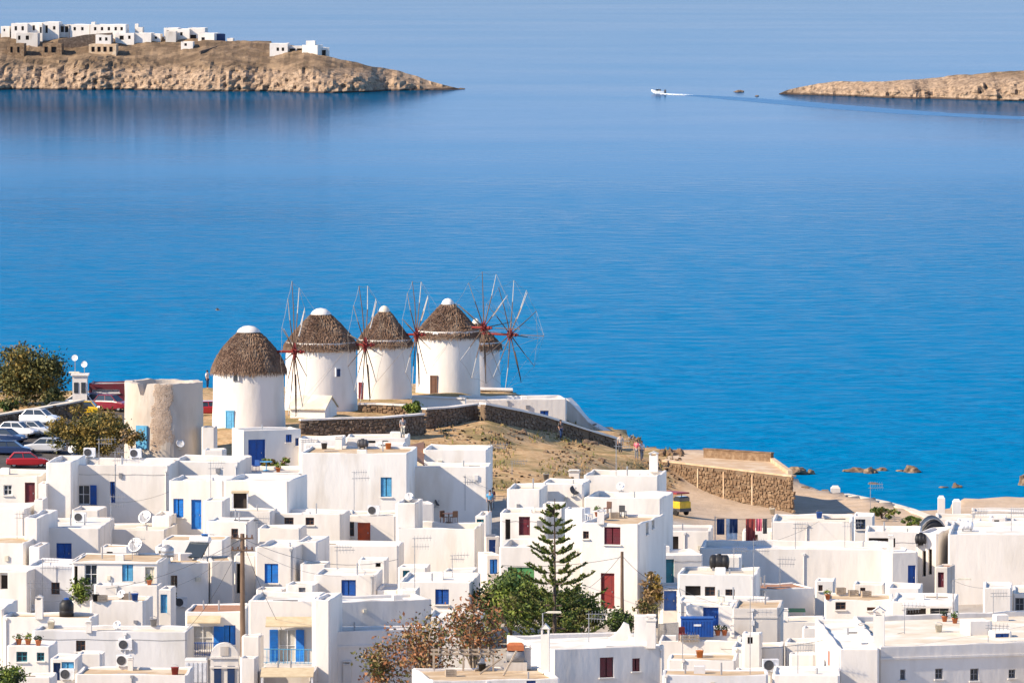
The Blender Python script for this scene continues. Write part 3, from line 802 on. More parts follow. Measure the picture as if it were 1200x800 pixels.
HOUSE('white house with cream roof carrying a horizontal black water drum',
      B(794, 886, 672, 336, 7, -5, 'warm', 'roof_cream', .25, [('H', 803, 821, 686, 698), ('W', 826, 838, 687, 698, 'brown'), ('W', 850, 861, 690, 698, 'brown')]),
      B(794, 898, 703, 331, 4.4, -5, 'white', 'roof_white', .15),
      B(804, 860, 709, 329, 3, -4, 'white', 'roof_white', .2, [('D', 824, 842, 709.5, 733, 'blue')]))
HOUSE('pinkish white block house with two broad plaster bands',
      B(858, 913, 712, 322, 7, -5, 'stucco', 'roof_ochre', .15, cornice=[(.55, .06)]),
      B(858, 916, 757, 317, 4, -5, 'warm', 'roof_cream', .2))
HOUSE('shaded lilac walled house with clay roof strip and green awning',
      B(892, 955, 690, 338, 5, 19, 'white', 'roof_clay', .1))
HOUSE('small white house with brown square window and ochre roof junk',
      B(966, 1046, 702, 336, 6, -3, 'white', 'roof_ochre', .2, [('W', 979, 991, 705, 714, 'brown'), ('W', 1016, 1026, 711, 715, 'brown')]))
HOUSE('low bright white house with a projecting flat porch slab',
      B(1044, 1118, 704, 334, 8, -6, 'white', 'roof_white', .2, [('H', 1060, 1085, 711, 722), ('W', 1090, 1112, 711, 722, 'mid_grey')]),
      B(1040, 1078, 688, 341, 5, -6, 'white', 'roof_white', .3))
HOUSE('smooth white cube house with rounded corners under the massive wall',
      B(1152, 1186, 688, 330, 5, -4, 'white', 'roof_white', .15),
      B(1186.5, 1270, 694, 331, 7, -4, 'white', 'roof_cream', .2, [('W', 1188, 1200, 700, 716, 'mid_grey')]))
HOUSE('low white wall house with cream roof below the green awning',
      B(915, 965, 728, 326, 5, -4, 'white', 'roof_cream', .2),
      B(920, 957, 752, 318, 4, -5, 'white', 'roof_white', .3))
R8Z = 9.0
HOUSE('big white corner house with four small windows and long parapet',
      B(0, 0, 0, 0, 0, 0, 'white', 'roof_cream', .35, [('W', 1055, 1061, 784, 796, 'mid_grey'), ('W', 1096, 1105, 783, 795, 'mid_grey'), ('W', 1137, 1147, 783, 797, 'mid_grey'), ('W', 1182, 1190, 784, 794, 'mid_grey')],
        poly=[atz(1030, 757, R8Z), atz(1290, 749, R8Z), atz(1290, 712, R8Z), atz(1000, 722, R8Z)], zt=R8Z, cornice=[(.75, .1)]),
      B(0, 0, 0, 0, 0, 0, 'white', 'roof_white', .3,
        poly=[atz(983, 760, R8Z - .1), atz(1030.5, 760, R8Z - .1), atz(1003, 724, R8Z - .1), atz(955, 724, R8Z - .1)], zt=R8Z - .1))
HOUSE('cream roofed low house with curved edge beside the maroon shutters',
      B(782, 862, 772, 313, 5, -4, 'warm', 'roof_ochre', .12),
      B(772, 868, 750, 319, 4.4, -4, 'white', 'roof_grey', .4),
      B(776, 900, 790, 304, 4, -2, 'grey', 'roof_ochre', .1))
HOUSE('plain white low house beside the orange wall sign',
      B(905, 984, 790, 304, 7, -3, 'white', 'roof_white', .2),
      B(862, 905, 786, 307, 3, -3, 'white', 'roof_cream', .2))
HOUSE('low white beach house terraces strung along the shore',
      B(1108, 1230, 616, 372, 6, -3, 'white', 'roof_white', .3),
      B(1098, 1230, 607, 380, 6, -2, 'white', 'roof_cream', .2),
      B(1140, 1230, 599, 388, 5, -2, 'stucco', 'roof_white', .15))
# ---- annexes, roof rooms and low walls that crowd the lanes
for lab, bl in [
    ('narrow white stair wall stepping down beside the dark red door house', [B(45, 54, 566, 364, 2, -8), B(40, 50, 585, 360, 2.5, -8), B(34, 46, 640, 349, 4, -10)]),
    ('little white roof room with brown hatch behind the satellite dishes', [B(182, 200, 640, 350, 3, -6, 'warm', 'roof_cream', .1, [('H', 186, 193, 645, 655)])]),
    ('small white lean-to with blue door beside the porch with dark glazing', [B(186, 200, 690, 333, 3, -6, 'white', 'roof_white', .12, [('D', 188, 196, 696, 718, 'sky_blue')])]),
    ('white roof shed with dark doorway above the ochre roof house', [B(118, 150, 640, 343, 2.4, -6, 'warm', 'roof_ochre', .1, [('H', 125, 132, 646, 655)])]),
    ('low white parapet block beside the round chapel gable', [B(283, 305, 745, 313, 2.4, -5), B(281, 300, 770, 308, 2, -5)]),
    ('white cube annex with tiny blue vent under the bright blue window', [B(300, 332, 690, 336, 3, -8, 'white', 'roof_cream', .15, [('S', 306, 311, 694, 700, 'blue')])]),
    ('white side annex with grey door between two plain walls', [B(335, 368, 684, 334, 3, -8, 'warm', 'roof_white', .15, [('D', 350, 358, 688, 702, 'mid_grey')])]),
    ('low white shed with flat cream roof below the orange red door', [B(352, 382, 660, 341, 3, -6, 'white', 'roof_cream', .12), B(420, 452, 655, 343, 2.4, -6, 'warm', 'roof_white', .12, [('H', 440, 446, 659, 664)])]),
    ('small white annex with teal shutter at the foot of the stepped tower', [B(466, 500, 664, 341, 3, -6, 'white', 'roof_white', .2, [('S', 472, 480, 668, 680, 'teal')]), B(520, 556, 668, 339, 3, -6, 'white', 'roof_grey', .2)]),
    ('shaded white block with blue shutter at the end of the narrow alley', [B(569, 588, 650, 349, 3, 14, 'white', 'roof_white', .15, [('S', 574, 583, 655, 672, 'bright_blue')]), B(568, 586, 628, 356, 2, 10, 'white', 'roof_white', .15, [('D', 573, 581, 632, 650, 'blue')])]),
    ('thin white roof room with dark window above the pine tip', [B(636, 660, 590, 347, 2.5, -8, 'white', 'roof_white', .12, [('H', 640, 650, 595, 604)]), B(662, 684, 596, 345, 2, -8, 'warm', 'roof_cream', .1)]),
    ('white balcony box with cream shutter on the side of the three level house', [B(750, 772, 640, 343, 3, -14, 'white', 'roof_white', .15, [('S', 754, 762, 645, 660, 'cream_paint')])]),
    ('small white shed with green door below the clothes line', [B(836, 868, 652, 345, 2.4, -5, 'white', 'roof_cream', .12, [('D', 843, 850, 656, 672, 'green')])]),
    ('white roof room with two brown windows beside the green awning', [B(955, 978, 680, 341, 3, -5, 'white', 'roof_white', .15, [('W', 959, 964, 685, 692, 'brown')]), B(1000, 1036, 684, 343, 3, -5, 'warm', 'roof_cream', .12, [('W', 1008, 1014, 688, 696, 'brown')])]),
    ('low shaded white house with red brown plants beside the lane wall', [B(1095, 1112, 664, 344, 3, -14, 'stucco', 'roof_clay', .1, [('D', 1099, 1106, 670, 688, 'maroon')])]),
    ('little white roof box with blue sail shade on the big corner house', [B(1135, 1163, 727, 312.5, 2.4, 14, 'white', 'roof_white', .1), B(1163.5, 1186, 740, 311.5, 1.6, 10, 'white', 'roof_white', .1, [('S', 1166, 1184, 742, 749, 'blue')])]),
    ('white low wall with panelled front beside the orange wall sign', [B(925, 955, 766, 311, 2, -4, 'warm', 'roof_white', .15), B(940, 958, 735, 321, 2, -4)]),
    ('small white roof hut with dark opening near the crate terrace', [B(870, 892, 742, 316.5, 2, -5, 'warm', 'roof_white', .1, [('H', 876, 882, 746, 754)])]),
    ('low white house with brown door beside the sandy courtyard', [B(870, 905, 622, 362, 3, -4, 'warm', 'roof_cream', .15, [('D', 880, 888, 626, 640, 'brown')])]),
    ('row of small white shore huts with dark openings', [B(1122, 1150, 609, 377, 3, -3, 'white', 'roof_white', .12, [('H', 1128, 1134, 612, 616)]), B(1160, 1180, 606, 379, 3, -3, 'white', 'roof_cream', .12, [('H', 1165, 1171, 609, 613)]), B(1186, 1215, 610, 376, 3, -3)]),
    ('white wall and shed beside the dark red pavilion', [B(236, 252, 500, 388, 2, -5, 'warm', 'roof_cream', .12), B(238, 262, 527, 374, 2.4, -5, 'white', 'roof_white', .2)]),
    ('small white roof sheds behind the broad cream house', [B(356, 380, 520, 376, 2, -5, 'white', 'roof_white', .12, [('H', 362, 370, 523, 527)]), B(440, 474, 519, 377, 2, -5, 'white', 'roof_cream', .12, [('H', 446, 452, 521, 525)])])]:
    HOUSE(lab, *bl)
# ---- infill that closes lanes between the rows, and houses just outside the picture
HOUSE('plain white house in the shaded alley of blue shutters',
      B(775, 822, 690, 337, 6, 8, 'white', 'roof_white', .2, [('D', 777, 793, 676, 715, 'blue')]))
HOUSE('low white house across the lane from the bright clothes line',
      B(770, 832, 622, 362, 7, -4, 'white', 'roof_grey', .2, [('H', 778, 795, 628, 645)]),
      B(775, 824, 650, 347, 6, 10, 'white', 'roof_white', .2, [('D', 777, 790, 655, 690, 'teal')]))
for i, (px, yt, Y, w) in enumerate([(-190, 600, 360, 110), (-200, 700, 332, 130), (-190, 770, 308, 120), (1250, 700, 332, 130), (1310, 620, 362, 120), (1300, 757, 306, 140)]):
    HOUSE(['plain cream house next up the slope', 'plain grey house at the town edge', 'plain white house at the near town edge', 'cream shore side house', 'white house by the far shore', 'plain white corner block at the lane end'][i],
          B(px, px + w, yt, Y, 9, -5, ['warm', 'grey', 'white'][i % 3], 'roof_cream', .3, [('S', px + 30, px + 45, yt + 15, yt + 38, 'blue'), ('D', px + 70, px + 84, yt + 15, yt + 50, 'blue')]))

# ------------------------------------------------------------------ stone walls
def jbox(mb, c, u, n, w, h, d, rnd, j=.22):
    """rough stone: jittered box lying against a wall face, c = centre on the face"""
    b = len(mb.v); z = Vector((0, 0, 1))
    for k in (0, 1):
        s = 1.0 if k == 0 else .74
        for (i, q) in ((-1, -1), (1, -1), (1, 1), (-1, 1)):
            mb.v.append(Vector(c) + u * (i * w / 2 * s * (1 + rnd.uniform(-j, j))) + z * (q * h / 2 * s * (1 + rnd.uniform(-j, j))) + n * (k * d * rnd.uniform(.6, 1.2) - (1 - k) * .05))
    for f in ((4, 5, 6, 7), (0, 1, 5, 4), (1, 2, 6, 5), (2, 3, 7, 6), (3, 0, 4, 7)):
        mb.f.append(tuple(b + i for i in f)); mb.m.append(mb.mi)
def rubble_face(mb, A, Bp, z0f, z1f, n, size, rnd, d=.12):
    u = (Bp - A); L_ = u.length; u = u.normalized()
    row = 0; zmin = min(z0f(0), z0f(1)); zmax = max(z1f(0), z1f(1)); z = zmin
    while z < zmax:
        hh = size * rnd.uniform(.4, 1.0); x = rnd.uniform(-.3, 0) * size
        while x < L_:
            w = size * rnd.uniform(.45, 1.7); f = min(1, max(0, (x + w / 2) / L_)); zz = z + rnd.uniform(-.13, .13)
            if z0f(f) < zz + hh / 2 and zz + hh * .8 < z1f(f): jbox(mb, A + u * (x + w / 2) + Z1 * (zz + hh / 2 - A.z), u, n, w * .93, hh * .93, d, rnd)
            x += w
        z += hh
def stone_wall(name, label, pts, heights, th=.5, mat='dark_rubble', cop='coping', size=.4, cat='wall', copw=.12, copt=.14, stones=True, core='mortar'):
    """pts: top line of the camera-side face (world), heights: wall height at each"""
    pts = [Vector(p) for p in pts]; rnd = random.Random(len(label) * 7 + int(pts[0].x))
    t = thing(name, label, cat, pts[0] - Z1 * heights[0])
    mb = MB(); ms = MB(); mc = MB()
    back = []
    for i, p in enumerate(pts):
        d = (pts[min(i + 1, len(pts) - 1)] - pts[max(i - 1, 0)]); d.z = 0; d.normalize(); back.append(Vector((-d.y, d.x, 0)))
    F_ = [p for p in pts]; Bk = [p + b * th for p, b in zip(pts, back)]
    mb.grid([[p - Z1 * h for p, h in zip(F_, heights)], F_, Bk, [p - Z1 * h for p, h in zip(Bk, heights)]])
    for i in (0, -1): mb.face([F_[i], Bk[i], Bk[i] - Z1 * heights[i], F_[i] - Z1 * heights[i]])
    mb.build('core', core if stones else mat, t, solid=True)
    if stones:
        for i in range(len(pts) - 1):
            A, B_ = F_[i], F_[i + 1]; n = -(back[i] + back[i + 1]).normalized()
            rubble_face(ms, A, B_, lambda f: (A.z - heights[i]) * (1 - f) + (B_.z - heights[i + 1]) * f, lambda f: A.z * (1 - f) + B_.z * f, n, size, rnd)
        s = ms.build('stones', mat, t); s['kind'] = 'stuff'
    if cop:
        a = [p - b * copw + Z1 * (copt + rnd.uniform(-.03, .03)) for p, b in zip(F_, back)]; c = [p + b * copw + Z1 * copt for p, b in zip(Bk, back)]
        mc.grid([[p - b * copw + Z1 * .003 for p, b in zip(F_, back)], a, c, [p + b * copw + Z1 * .003 for p, b in zip(Bk, back)]])
        mc.face([a[0], c[0], c[0] - Z1 * copt, a[0] - Z1 * copt]); mc.face([a[-1], c[-1], c[-1] - Z1 * copt, a[-1] - Z1 * copt])
        mc.build('coping', cop, t, solid=True)
    return t

def W(px, py, Y): return at(px, py, YM(py, Y))
def dense(pts, k=4):
    out = []
    for a, b in zip(pts[:-1], pts[1:]):
        for i in range(k): out.append(Vector(a).lerp(Vector(b), i / k))
    return out + [Vector(pts[-1])]
pl = dense([W(352, 493, 396), W(400, 491, 396.5), W(450, 490, 397), W(497, 486, 399)], 3)
stone_wall('stone_wall', 'dark stone retaining wall with white coping under the thatched mills', pl, [2.2] * len(pl), mat='dark_rubble', cop='white')
pl = dense([W(499, 480, 402), W(530, 478, 403), W(560, 474, 405)], 3)
stone_wall('stone_wall', 'short dark stone wall beside the round green shrub', pl, [1.9] * len(pl), cop='white')
pl = dense([W(568, 474, 404), W(610, 482, 405.5), W(640, 489, 407), (W(690, 505, 409)), W(728, 516.5, 411)], 4)
stone_wall('ramp_wall', 'long dark stone wall with white coping running down to the sea', pl, [1.6 + .3 * math.sin(3 * i / len(pl)) for i in range(len(pl))], mat='dark_rubble', cop='white', copw=.16, copt=.2)
pl = dense([W(664, 468, 417), W(676, 480, 416.5), W(690, 496, 416), W(712, 508, 415), W(733, 516, 413.5)], 4)
stone_wall('ramp_parapet', 'sweeping white parapet wall curving down behind the long dark stone wall', pl, [4.6] * len(pl), th=.7, mat='white', cop='white', stones=False, copw=.1)
HOUSE('low white platform house with blue hatch behind the long dark stone wall',
      B(543, 664, 468, 414.5, 6, 6, 'white', 'roof_white', .25, [('S', 633, 643, 481, 487, 'blue')]), group='buildings around the mills')
pl = dense([W(420, 474, 408.2), W(441, 474, 408.2), W(482, 476, 407.6)], 3)
stone_wall('stone_plinth', 'ochre stone plinth with white coping at the foot of a mill', pl, [1.4] * len(pl), mat='rubble', cop='white', size=.45)
pl = dense([W(483, 465, 411.5), W(545, 468, 411)], 4)
stone_wall('terrace_wall', 'low white terrace wall around the tallest mill', pl, [1.5] * len(pl), mat='white', cop='white', stones=False)
pl = dense([W(563, 457, 424), W(601, 458, 424)], 3)
stone_wall('stone_plinth', 'small pale stone block wall under the farthest mill wheel', pl, [1.6] * len(pl), th=2.0, mat='rubble', cop='white', size=.45)
pl = dense([W(-60, 502, 402), W(0, 487, 404), W(60, 477, 406), W(98, 470, 408)], 4)
stone_wall('car_park_wall', 'low wall with pale coping above the parked cars', pl, [1.5] * len(pl), mat='dark_rubble', cop='coping', size=.4)

# rubble terrace on the shore
def terrace():
    z = 6.0
    P = [atz(776, 541, z), atz(928, 559, z), atz(908, 540, z), atz(790, 528, z)]
    t = thing('stone_terrace', 'massive rubble stone terrace platform standing on the shore', 'terrace', (P[0].x, P[0].y, 2.4))
    mb = MB(); base = 1.2; n = 4; rnd = random.Random(5)
    for i in range(n): mb.face([Vector((P[i].x, P[i].y, base)), Vector((P[(i + 1) % n].x, P[(i + 1) % n].y, base)), P[(i + 1) % n], P[i]])
    mb.face(P); mb.build('core', 'mortar', t, solid=True)
    ms = MB()
    for i in (0, 1, 3):
        A, Bp = P[i], P[(i + 1) % n]; u = (Bp - A).normalized(); nn = Vector((u.y, -u.x, 0))
        rubble_face(ms, A, Bp, lambda f: base, lambda f: z - .02, nn, .40, rnd, .13)
    s = ms.build('stones', 'rubble', t); s['kind'] = 'stuff'
    u = (P[1] - P[0]).normalized(); nn = Vector((u.y, -u.x, 0)); L_ = (P[1] - P[0]).length
    for f in (.29, .49, .71):
        mb = MB(); mb.box(P[0] + u * (L_ * f) + nn * .12 - Z1 * 3.4, u, .16, 3.2, .12); mb.build('drain_strip', 'sand_wall', t)
    mb = MB()
    q = [p for p in P]; mb.face([p + Z1 * .02 for p in q]); mb.build('paving', 'sand_wall', t, solid=True)
    mb = MB(); mb.box((P[0] + P[1]) / 2 - nn * .2 + Z1 * .02, u, L_, .16, .5); mb.build('coping', 'sand_wall', t, solid=True)
    A = atz(826, 536, z); Bp = atz(905, 541, z); u2 = (Bp - A).normalized()
    mb = MB(); mb.box((A + Bp) / 2 + Z1 * .02, u2, (Bp - A).length, .75, .4); mb.build('parapet', 'rubble', t, solid=True)
    mb = MB(); mb.box((A + Bp) / 2 + Z1 * .772, u2, (Bp - A).length + .1, .1, .5); mb.build('parapet_coping', 'dark_rubble', t)
    A = Bp; Bp = atz(926, 556, z); u2 = (Bp - A).normalized()
    mb = MB(); mb.box((A + Bp) / 2 + Z1 * .02, u2, (Bp - A).length, .35, .4); mb.build('side_coping', 'sand_wall', t)
terrace()
pl = dense([W(928, 584, 408), W(985, 580, 407), W(1030, 589, 401), W(1062, 598, 396), W(1090, 609, 391), W(1108, 619, 386)], 4)
stone_wall('sea_wall', 'curving sandy sea wall above the water', pl, [2.4] * len(pl), th=.7, mat='sand_wall', cop='coping', stones=False)
for (px, py, Y, w, h, m, lab) in ((943, 581, 406, 1.0, .75, 'rubble', 'square stone bollard block on the sandy sea wall'), (967, 582, 405.5, .9, .55, 'rubble', 'smaller stone block on the sandy sea wall next to the white pillar'),
                                  (979, 583, 405.6, .85, 1.0, 'white', 'white pillar standing on the sandy sea wall'), (1103, 612, 384, .6, 2.2, 'white', 'white gate pillar with round top at the shore steps'), (1121, 612, 383, .7, 1.9, 'white', 'square white gate pillar at the shore steps')):
    p = W(px, py, Y); mb = MB(); mb.box((p.x, p.y, p.z - .5), X1, w, h + .5, w, bev=.08)
    mb.box((p.x, p.y, p.z + h - .02), X1, w * .7, .14, w * .7, bev=.05)
    tag(mb.build('pillar', m, origin=(p.x, p.y, p.z - .5), solid=True), lab, 'pillar')

# ------------------------------------------------------------------ windmills
def thatch(mb, c, prof, rnd, n_rows=34, hem=True):
    def rad(z):
        return float(np.interp(z, [p[1] for p in prof], [p[0] for p in prof]))
    z0, z1 = prof[0][1], prof[-1][1]
    for i in range(n_rows):
        zt = z0 + (z1 - z0) * ((i + .2) / n_rows)
        k = max(10, int(2 * math.pi * rad(zt) / .13))
        for j in range(k):
            q = 2 * math.pi * (j + rnd.random()) / k; zz = zt + rnd.uniform(-.1, .14)
            ln = rnd.uniform(.3, .6); lo = zz - ln * .72
            ru, rl = rad(zz) + .02, (rad(lo) if lo > z0 else rad(z0) + (z0 - lo) * .15) + rnd.uniform(.015, .055)
            hw = rnd.uniform(.025, .065)
            e = Vector((math.cos(q), math.sin(q), 0)); s = Vector((-e.y, e.x, 0))
            a, b = c + e * ru + s * hw + Z1 * zz, c + e * ru - s * hw + Z1 * zz
            dd, ee = c + e * rl + s * hw * .6 + Z1 * lo, c + e * rl - s * hw * .6 + Z1 * (lo + rnd.uniform(-.1, .1))
            m = c + e * (max(ru, rl) + .012) + Z1 * ((zz + lo) / 2)
            n = len(mb.v); mb.v += [a, b, ee, dd, m]
            for f in ((0, 1, 4), (1, 2, 4), (2, 3, 4), (3, 0, 4)): mb.f.append(tuple(n + x for x in f)); mb.m.append(mb.mi)
def mill(label, pxl, pxr, Y, eave, apex, hub, tilt, RW, bulge, cap_r, phase, ops=(), cap=True):
    rnd = random.Random(int(pxl)); mid = (pxl + pxr) / 2; Y = YZ(Y, 10)
    r = (pxr - pxl) / 2 * mpp(Y); c = at(mid, 450, Y); c = Vector((c.x, Y, 0)); zb = tz(c.x, Y) - .5
    ze = at(mid, eave, Y - r).z; za = at(mid, apex, Y).z
    t = thing('windmill', label, 'windmill', (c.x, c.y, zb), 'round white windmills on the ridge')
    mb = MB()
    wob = lambda q, z: 1 + .012 * noise.noise(Vector((math.cos(q) * 2, math.sin(q) * 2, z * .5 + mid)))
    mb.lathe(c, [(r * 1.03, zb), (r * 1.02, zb + 1.5), (r * 1.0, (zb + ze) / 2), (r * .985, ze + .5)], 48, wob)
    mb.build('wall', 'white', t, smooth=True, solid=True)
    re = r + .16; prof = []
    for i in range(13):
        k = i / 12; prof.append((re * ((1 - k) + bulge * math.sin(math.pi * k) * .5) + cap_r * .7 * k, ze + (za - .45 - ze) * k))
    mb = MB(); mb.lathe(c, [(r * .9, ze + .05), (re, ze)] + prof, 40); core = mb.build('roof', 'thatch', t, smooth=True)
    mb = MB(); thatch(mb, c, prof, rnd); th = mb.build('thatch', 'thatch', core); th['kind'] = 'stuff'
    mb = MB(); zc = prof[-1][1] - .12; cr = cap_r
    mb.lathe(c, [(cr * 1.05, zc), (cr, zc + .12), (cr * .85, zc + .3), (cr * .5, zc + .5), (.01, zc + .58)], 16)
    mb.build('cap', 'white' if cap else 'coping', t, smooth=True)
    for (kind, ox, y0, y1, wpx, colour) in ops:
        sx = (ox - mid) * mpp(Y); sx = max(-r * .97, min(r * .97, sx)); dy = -math.sqrt(max(0, r * r - sx * sx)); nn = Vector((sx, dy, 0)).normalized(); u = Vector((-nn.y, nn.x, 0))
        if u.x < 0: u = -u
        zt_, zb_ = at(ox, y0, Y + dy).z, at(ox, y1, Y + dy).z; w = wpx * mpp(Y)
        p = c + nn * (r * 1.005); h = zt_ - zb_
        mb = MB()
        for s in (-1, 1): mb.box(p + u * (s * w / 2) + nn * .03 + Z1 * zb_, u, .1, h, .16)
        mb.box(p + nn * .03 + Z1 * zt_, u, w + .12, .1, .16)
        o = mb.build('door' if kind == 'D' else 'window', colour if kind == 'D' else 'white_paint', t)
        mb = MB(); mb.box(p + nn * .01 + Z1 * zb_, u, w - .1, h, .12)
        if kind == 'D': mb.box(p + nn * .08 + Z1 * (zb_ + h * .1), u, w * .5, h * .35, .03); mb.box(p + nn * .08 + Z1 * (zb_ + h * .52), u, w * .5, h * .38, .03)
        mb.build('leaf' if kind == 'D' else 'pane', colour, o)
    # wheel: axle through the thatch, hub, twelve spokes, bowsprit and rigging
    d = Vector((math.cos(R(tilt)), -math.sin(R(tilt)), 0))
    hx = (hub[0] - 600) * mpp(Y)
    for _ in range(3):
        k = (hx - c.x) / d.x; Yh = Y + d.y * k; hx = at(hub[0], hub[1], Yh).x
    hz = at(hub[0], hub[1], Yh).z; hc = Vector((c.x, c.y, hz)) + d * k
    mb = MB(); mb.tube([Vector((c.x, c.y, hz)) + d * (k * .3), hc + d * .9], .11, 8); ax = mb.build('axle', 'red_wood', t)
    mb = MB(); mb.tube([hc + d * 1.2, hc + d * (RW * .72)], .045, 5, r2=.03); tip = hc + d * (RW * .72); mb.build('bowsprit', 'wood', ax)
    mb = MB(); mb.tube([hc - d * .22, hc + d * .22], .30, 12); mb.tube([hc + d * .5, hc + d * .65], .2, 10); wh = mb.build('sail_wheel', 'red_wood', t)
    s = Vector((-d.y, d.x, 0)); ends = []
    for i in range(12):
        q = 2 * math.pi * (i + phase) / 12; e = s * math.cos(q) + Z1 * math.sin(q); L_ = RW * rnd.uniform(.94, 1.03)
        pts = [hc + e * .25 + d * rnd.uniform(-.1, .1), hc + e * (L_ * .13), hc + e * (L_ * .6), hc + e * L_ + d * rnd.uniform(-.15, .1)]; ends.append(pts[-1])
        mb = MB()
        for a in range(3):
            mb.mi = a; mb.tube([pts[a], pts[a + 1]], (.085, .06, .045)[a], 5, r2=(.06, .045, .03)[a])
        if i % 4 == 1: mb.mi = 2; mb.tube([hc + e * (L_ * .35) + d * .08, hc + e * (L_ * .55) + d * .1, hc + e * (L_ * .95) + d * .05], .06, 5, r2=.035)
        mb.build('spoke', ['red_wood', 'wood', 'sail_cloth'] if i % 3 else ['red_wood', 'wood', 'wood'], wh)
    mb = MB()
    for i in range(12):
        a, b = ends[i], ends[(i + 1) % 12]; m = (a + b) / 2 + (hc - (a + b) / 2) * .03; mb.tube([a, m, b], .013, 3, cap=False)
        if i % 2 == 0: mb.tube([ends[i], tip], .009, 3, cap=False)
    mb.build('rigging', 'pale_wood', wh)
    return t
mill('nearest windmill beside the ruined tower, with a bright blue door', 249.5, 333.5, 398, 437, 381.5, (345, 412), 9, 6.2, .24, 1.0, .2,
     [('D', 271, 482, 505, 10, 'sky_blue'), ('W', 278, 438, 446, 7, 'glass')])
mill('windmill with small blue window and gabled shed at its foot', 334.5, 418, 409, 409, 361, (428, 404), 15, 5.6, .10, .9, .55,
     [('W', 397, 432, 441, 6, 'navy')])
mill('smaller windmill with grey tipped roof and dark red door', 419, 482, 415.5, 405, 358, (488, 392), 15, 5.2, .02, .5, .35,
     [('D', 424, 449, 471, 8, 'maroon')], cap=False)
mill('windmill with long brown thatch and brown door above the white terrace wall', 488, 562, 420, 395, 349.5, (567, 384), 30, 5.5, .04, .6, .1,
     [('D', 509, 441, 462, 8, 'brown'), ('W', 511, 391, 397, 5, 'glass')])
mill('farthest windmill, half hidden behind its neighbour, above the sea', 530, 586, 430, 408, 373, (598, 392), 32, 5.4, .06, .4, .75, cap=False)

def ruined_tower():
    Y, mid = YZ(389, 10), 192; r = 47 * mpp(Y); c = at(mid, 480, Y); c = Vector((c.x, Y, 0)); zb = tz(c.x, Y) - .6; zt = at(mid, 447, Y).z
    t = thing('ruined_mill', 'roofless ruined stone mill tower with peeling plaster and blue door', 'tower', (c.x, c.y, zb))
    S = 64; rnd = random.Random(3)
    ox = (168 - mid) * mpp(Y); na = math.atan2(-math.sqrt(r * r - ox * ox), ox)
    def top(q):
        z = zt + .12 * noise.noise(Vector((math.cos(q) * 3, math.sin(q) * 3, 1))) + .07 * noise.noise(Vector((math.cos(q) * 9, math.sin(q) * 9, 2)))
        dq = (q - na + math.pi) % (2 * math.pi) - math.pi
        if abs(dq) < .11: z -= 1.0
        return z
    out = []
    qs = [2 * math.pi * k / S for k in range(S)]
    H_ = [0, .12, .3, .5, .7, .85, 1.0]
    wb = lambda q, k: 1 + .016 * noise.noise(Vector((math.cos(q) * 2.5, math.sin(q) * 2.5, k * 4))) - .025 * k
    rows = [[c + Vector((math.cos(q) * r * wb(q, k), math.sin(q) * r * wb(q, k), zb + (top(q) - zb) * k)) for q in qs] for k in H_]
    rows += [[c + Vector((math.cos(q) * (r - .75), math.sin(q) * (r - .75), top(q) - (0 if k == 0 else 3.5))) for q in qs] for k in (0, 1)]
    mb = MB(); mb.grid(rows, True); mb.build('wall', 'tower', t, smooth=False, solid=True)
    mb = MB(); mb.lathe(c, [(r - .7, zt - 3.4), (.02, zt - 3.3)], 24); mb.build('floor', 'dark_interior', t)
    ms = MB()
    for i in range(2600):                                    # band where the plaster has fallen off the rubble
        dg = rnd.uniform(-28, 28); a = R(-90 + dg); zz = rnd.uniform(zb + .4, zt - .05)
        if dg < -13 + 9 * noise.noise(Vector((zz * .9, 3, 0))) + (zt - zz) * -1.0 + 2 or dg > 13 + 7 * noise.noise(Vector((zz * .8, 8, 0))): continue
        nn = Vector((math.cos(a), math.sin(a), 0)); u = Vector((-nn.y, nn.x, 0)); jbox(ms, c + nn * (r * .985) + Z1 * zz, u, nn, rnd.uniform(.16, .36), rnd.uniform(.12, .26), .03, rnd)
    s = ms.build('rubble_patch', 'tower_rubble', t); s['kind'] = 'stuff'
    ox = (168 - mid) * mpp(Y); nn = Vector((ox, -math.sqrt(r * r - ox * ox), 0)).normalized(); u = Vector((-nn.y, nn.x, 0)); p = c + nn * r
    z0, z1 = at(168, 526, Y - r).z, at(168, 499, Y - r).z
    mb = MB(); mb.box(p + nn * -.05 + Z1 * z0, u, 1.1, z1 - z0, .3)
    mb.box(p + nn * .11 + Z1 * (z0 + .2), u, .7, .8, .03); mb.box(p + nn * .11 + Z1 * (z0 + 1.15), u, .7, .7, .03); mb.build('door', 'sky_blue', t)
ruined_tower()

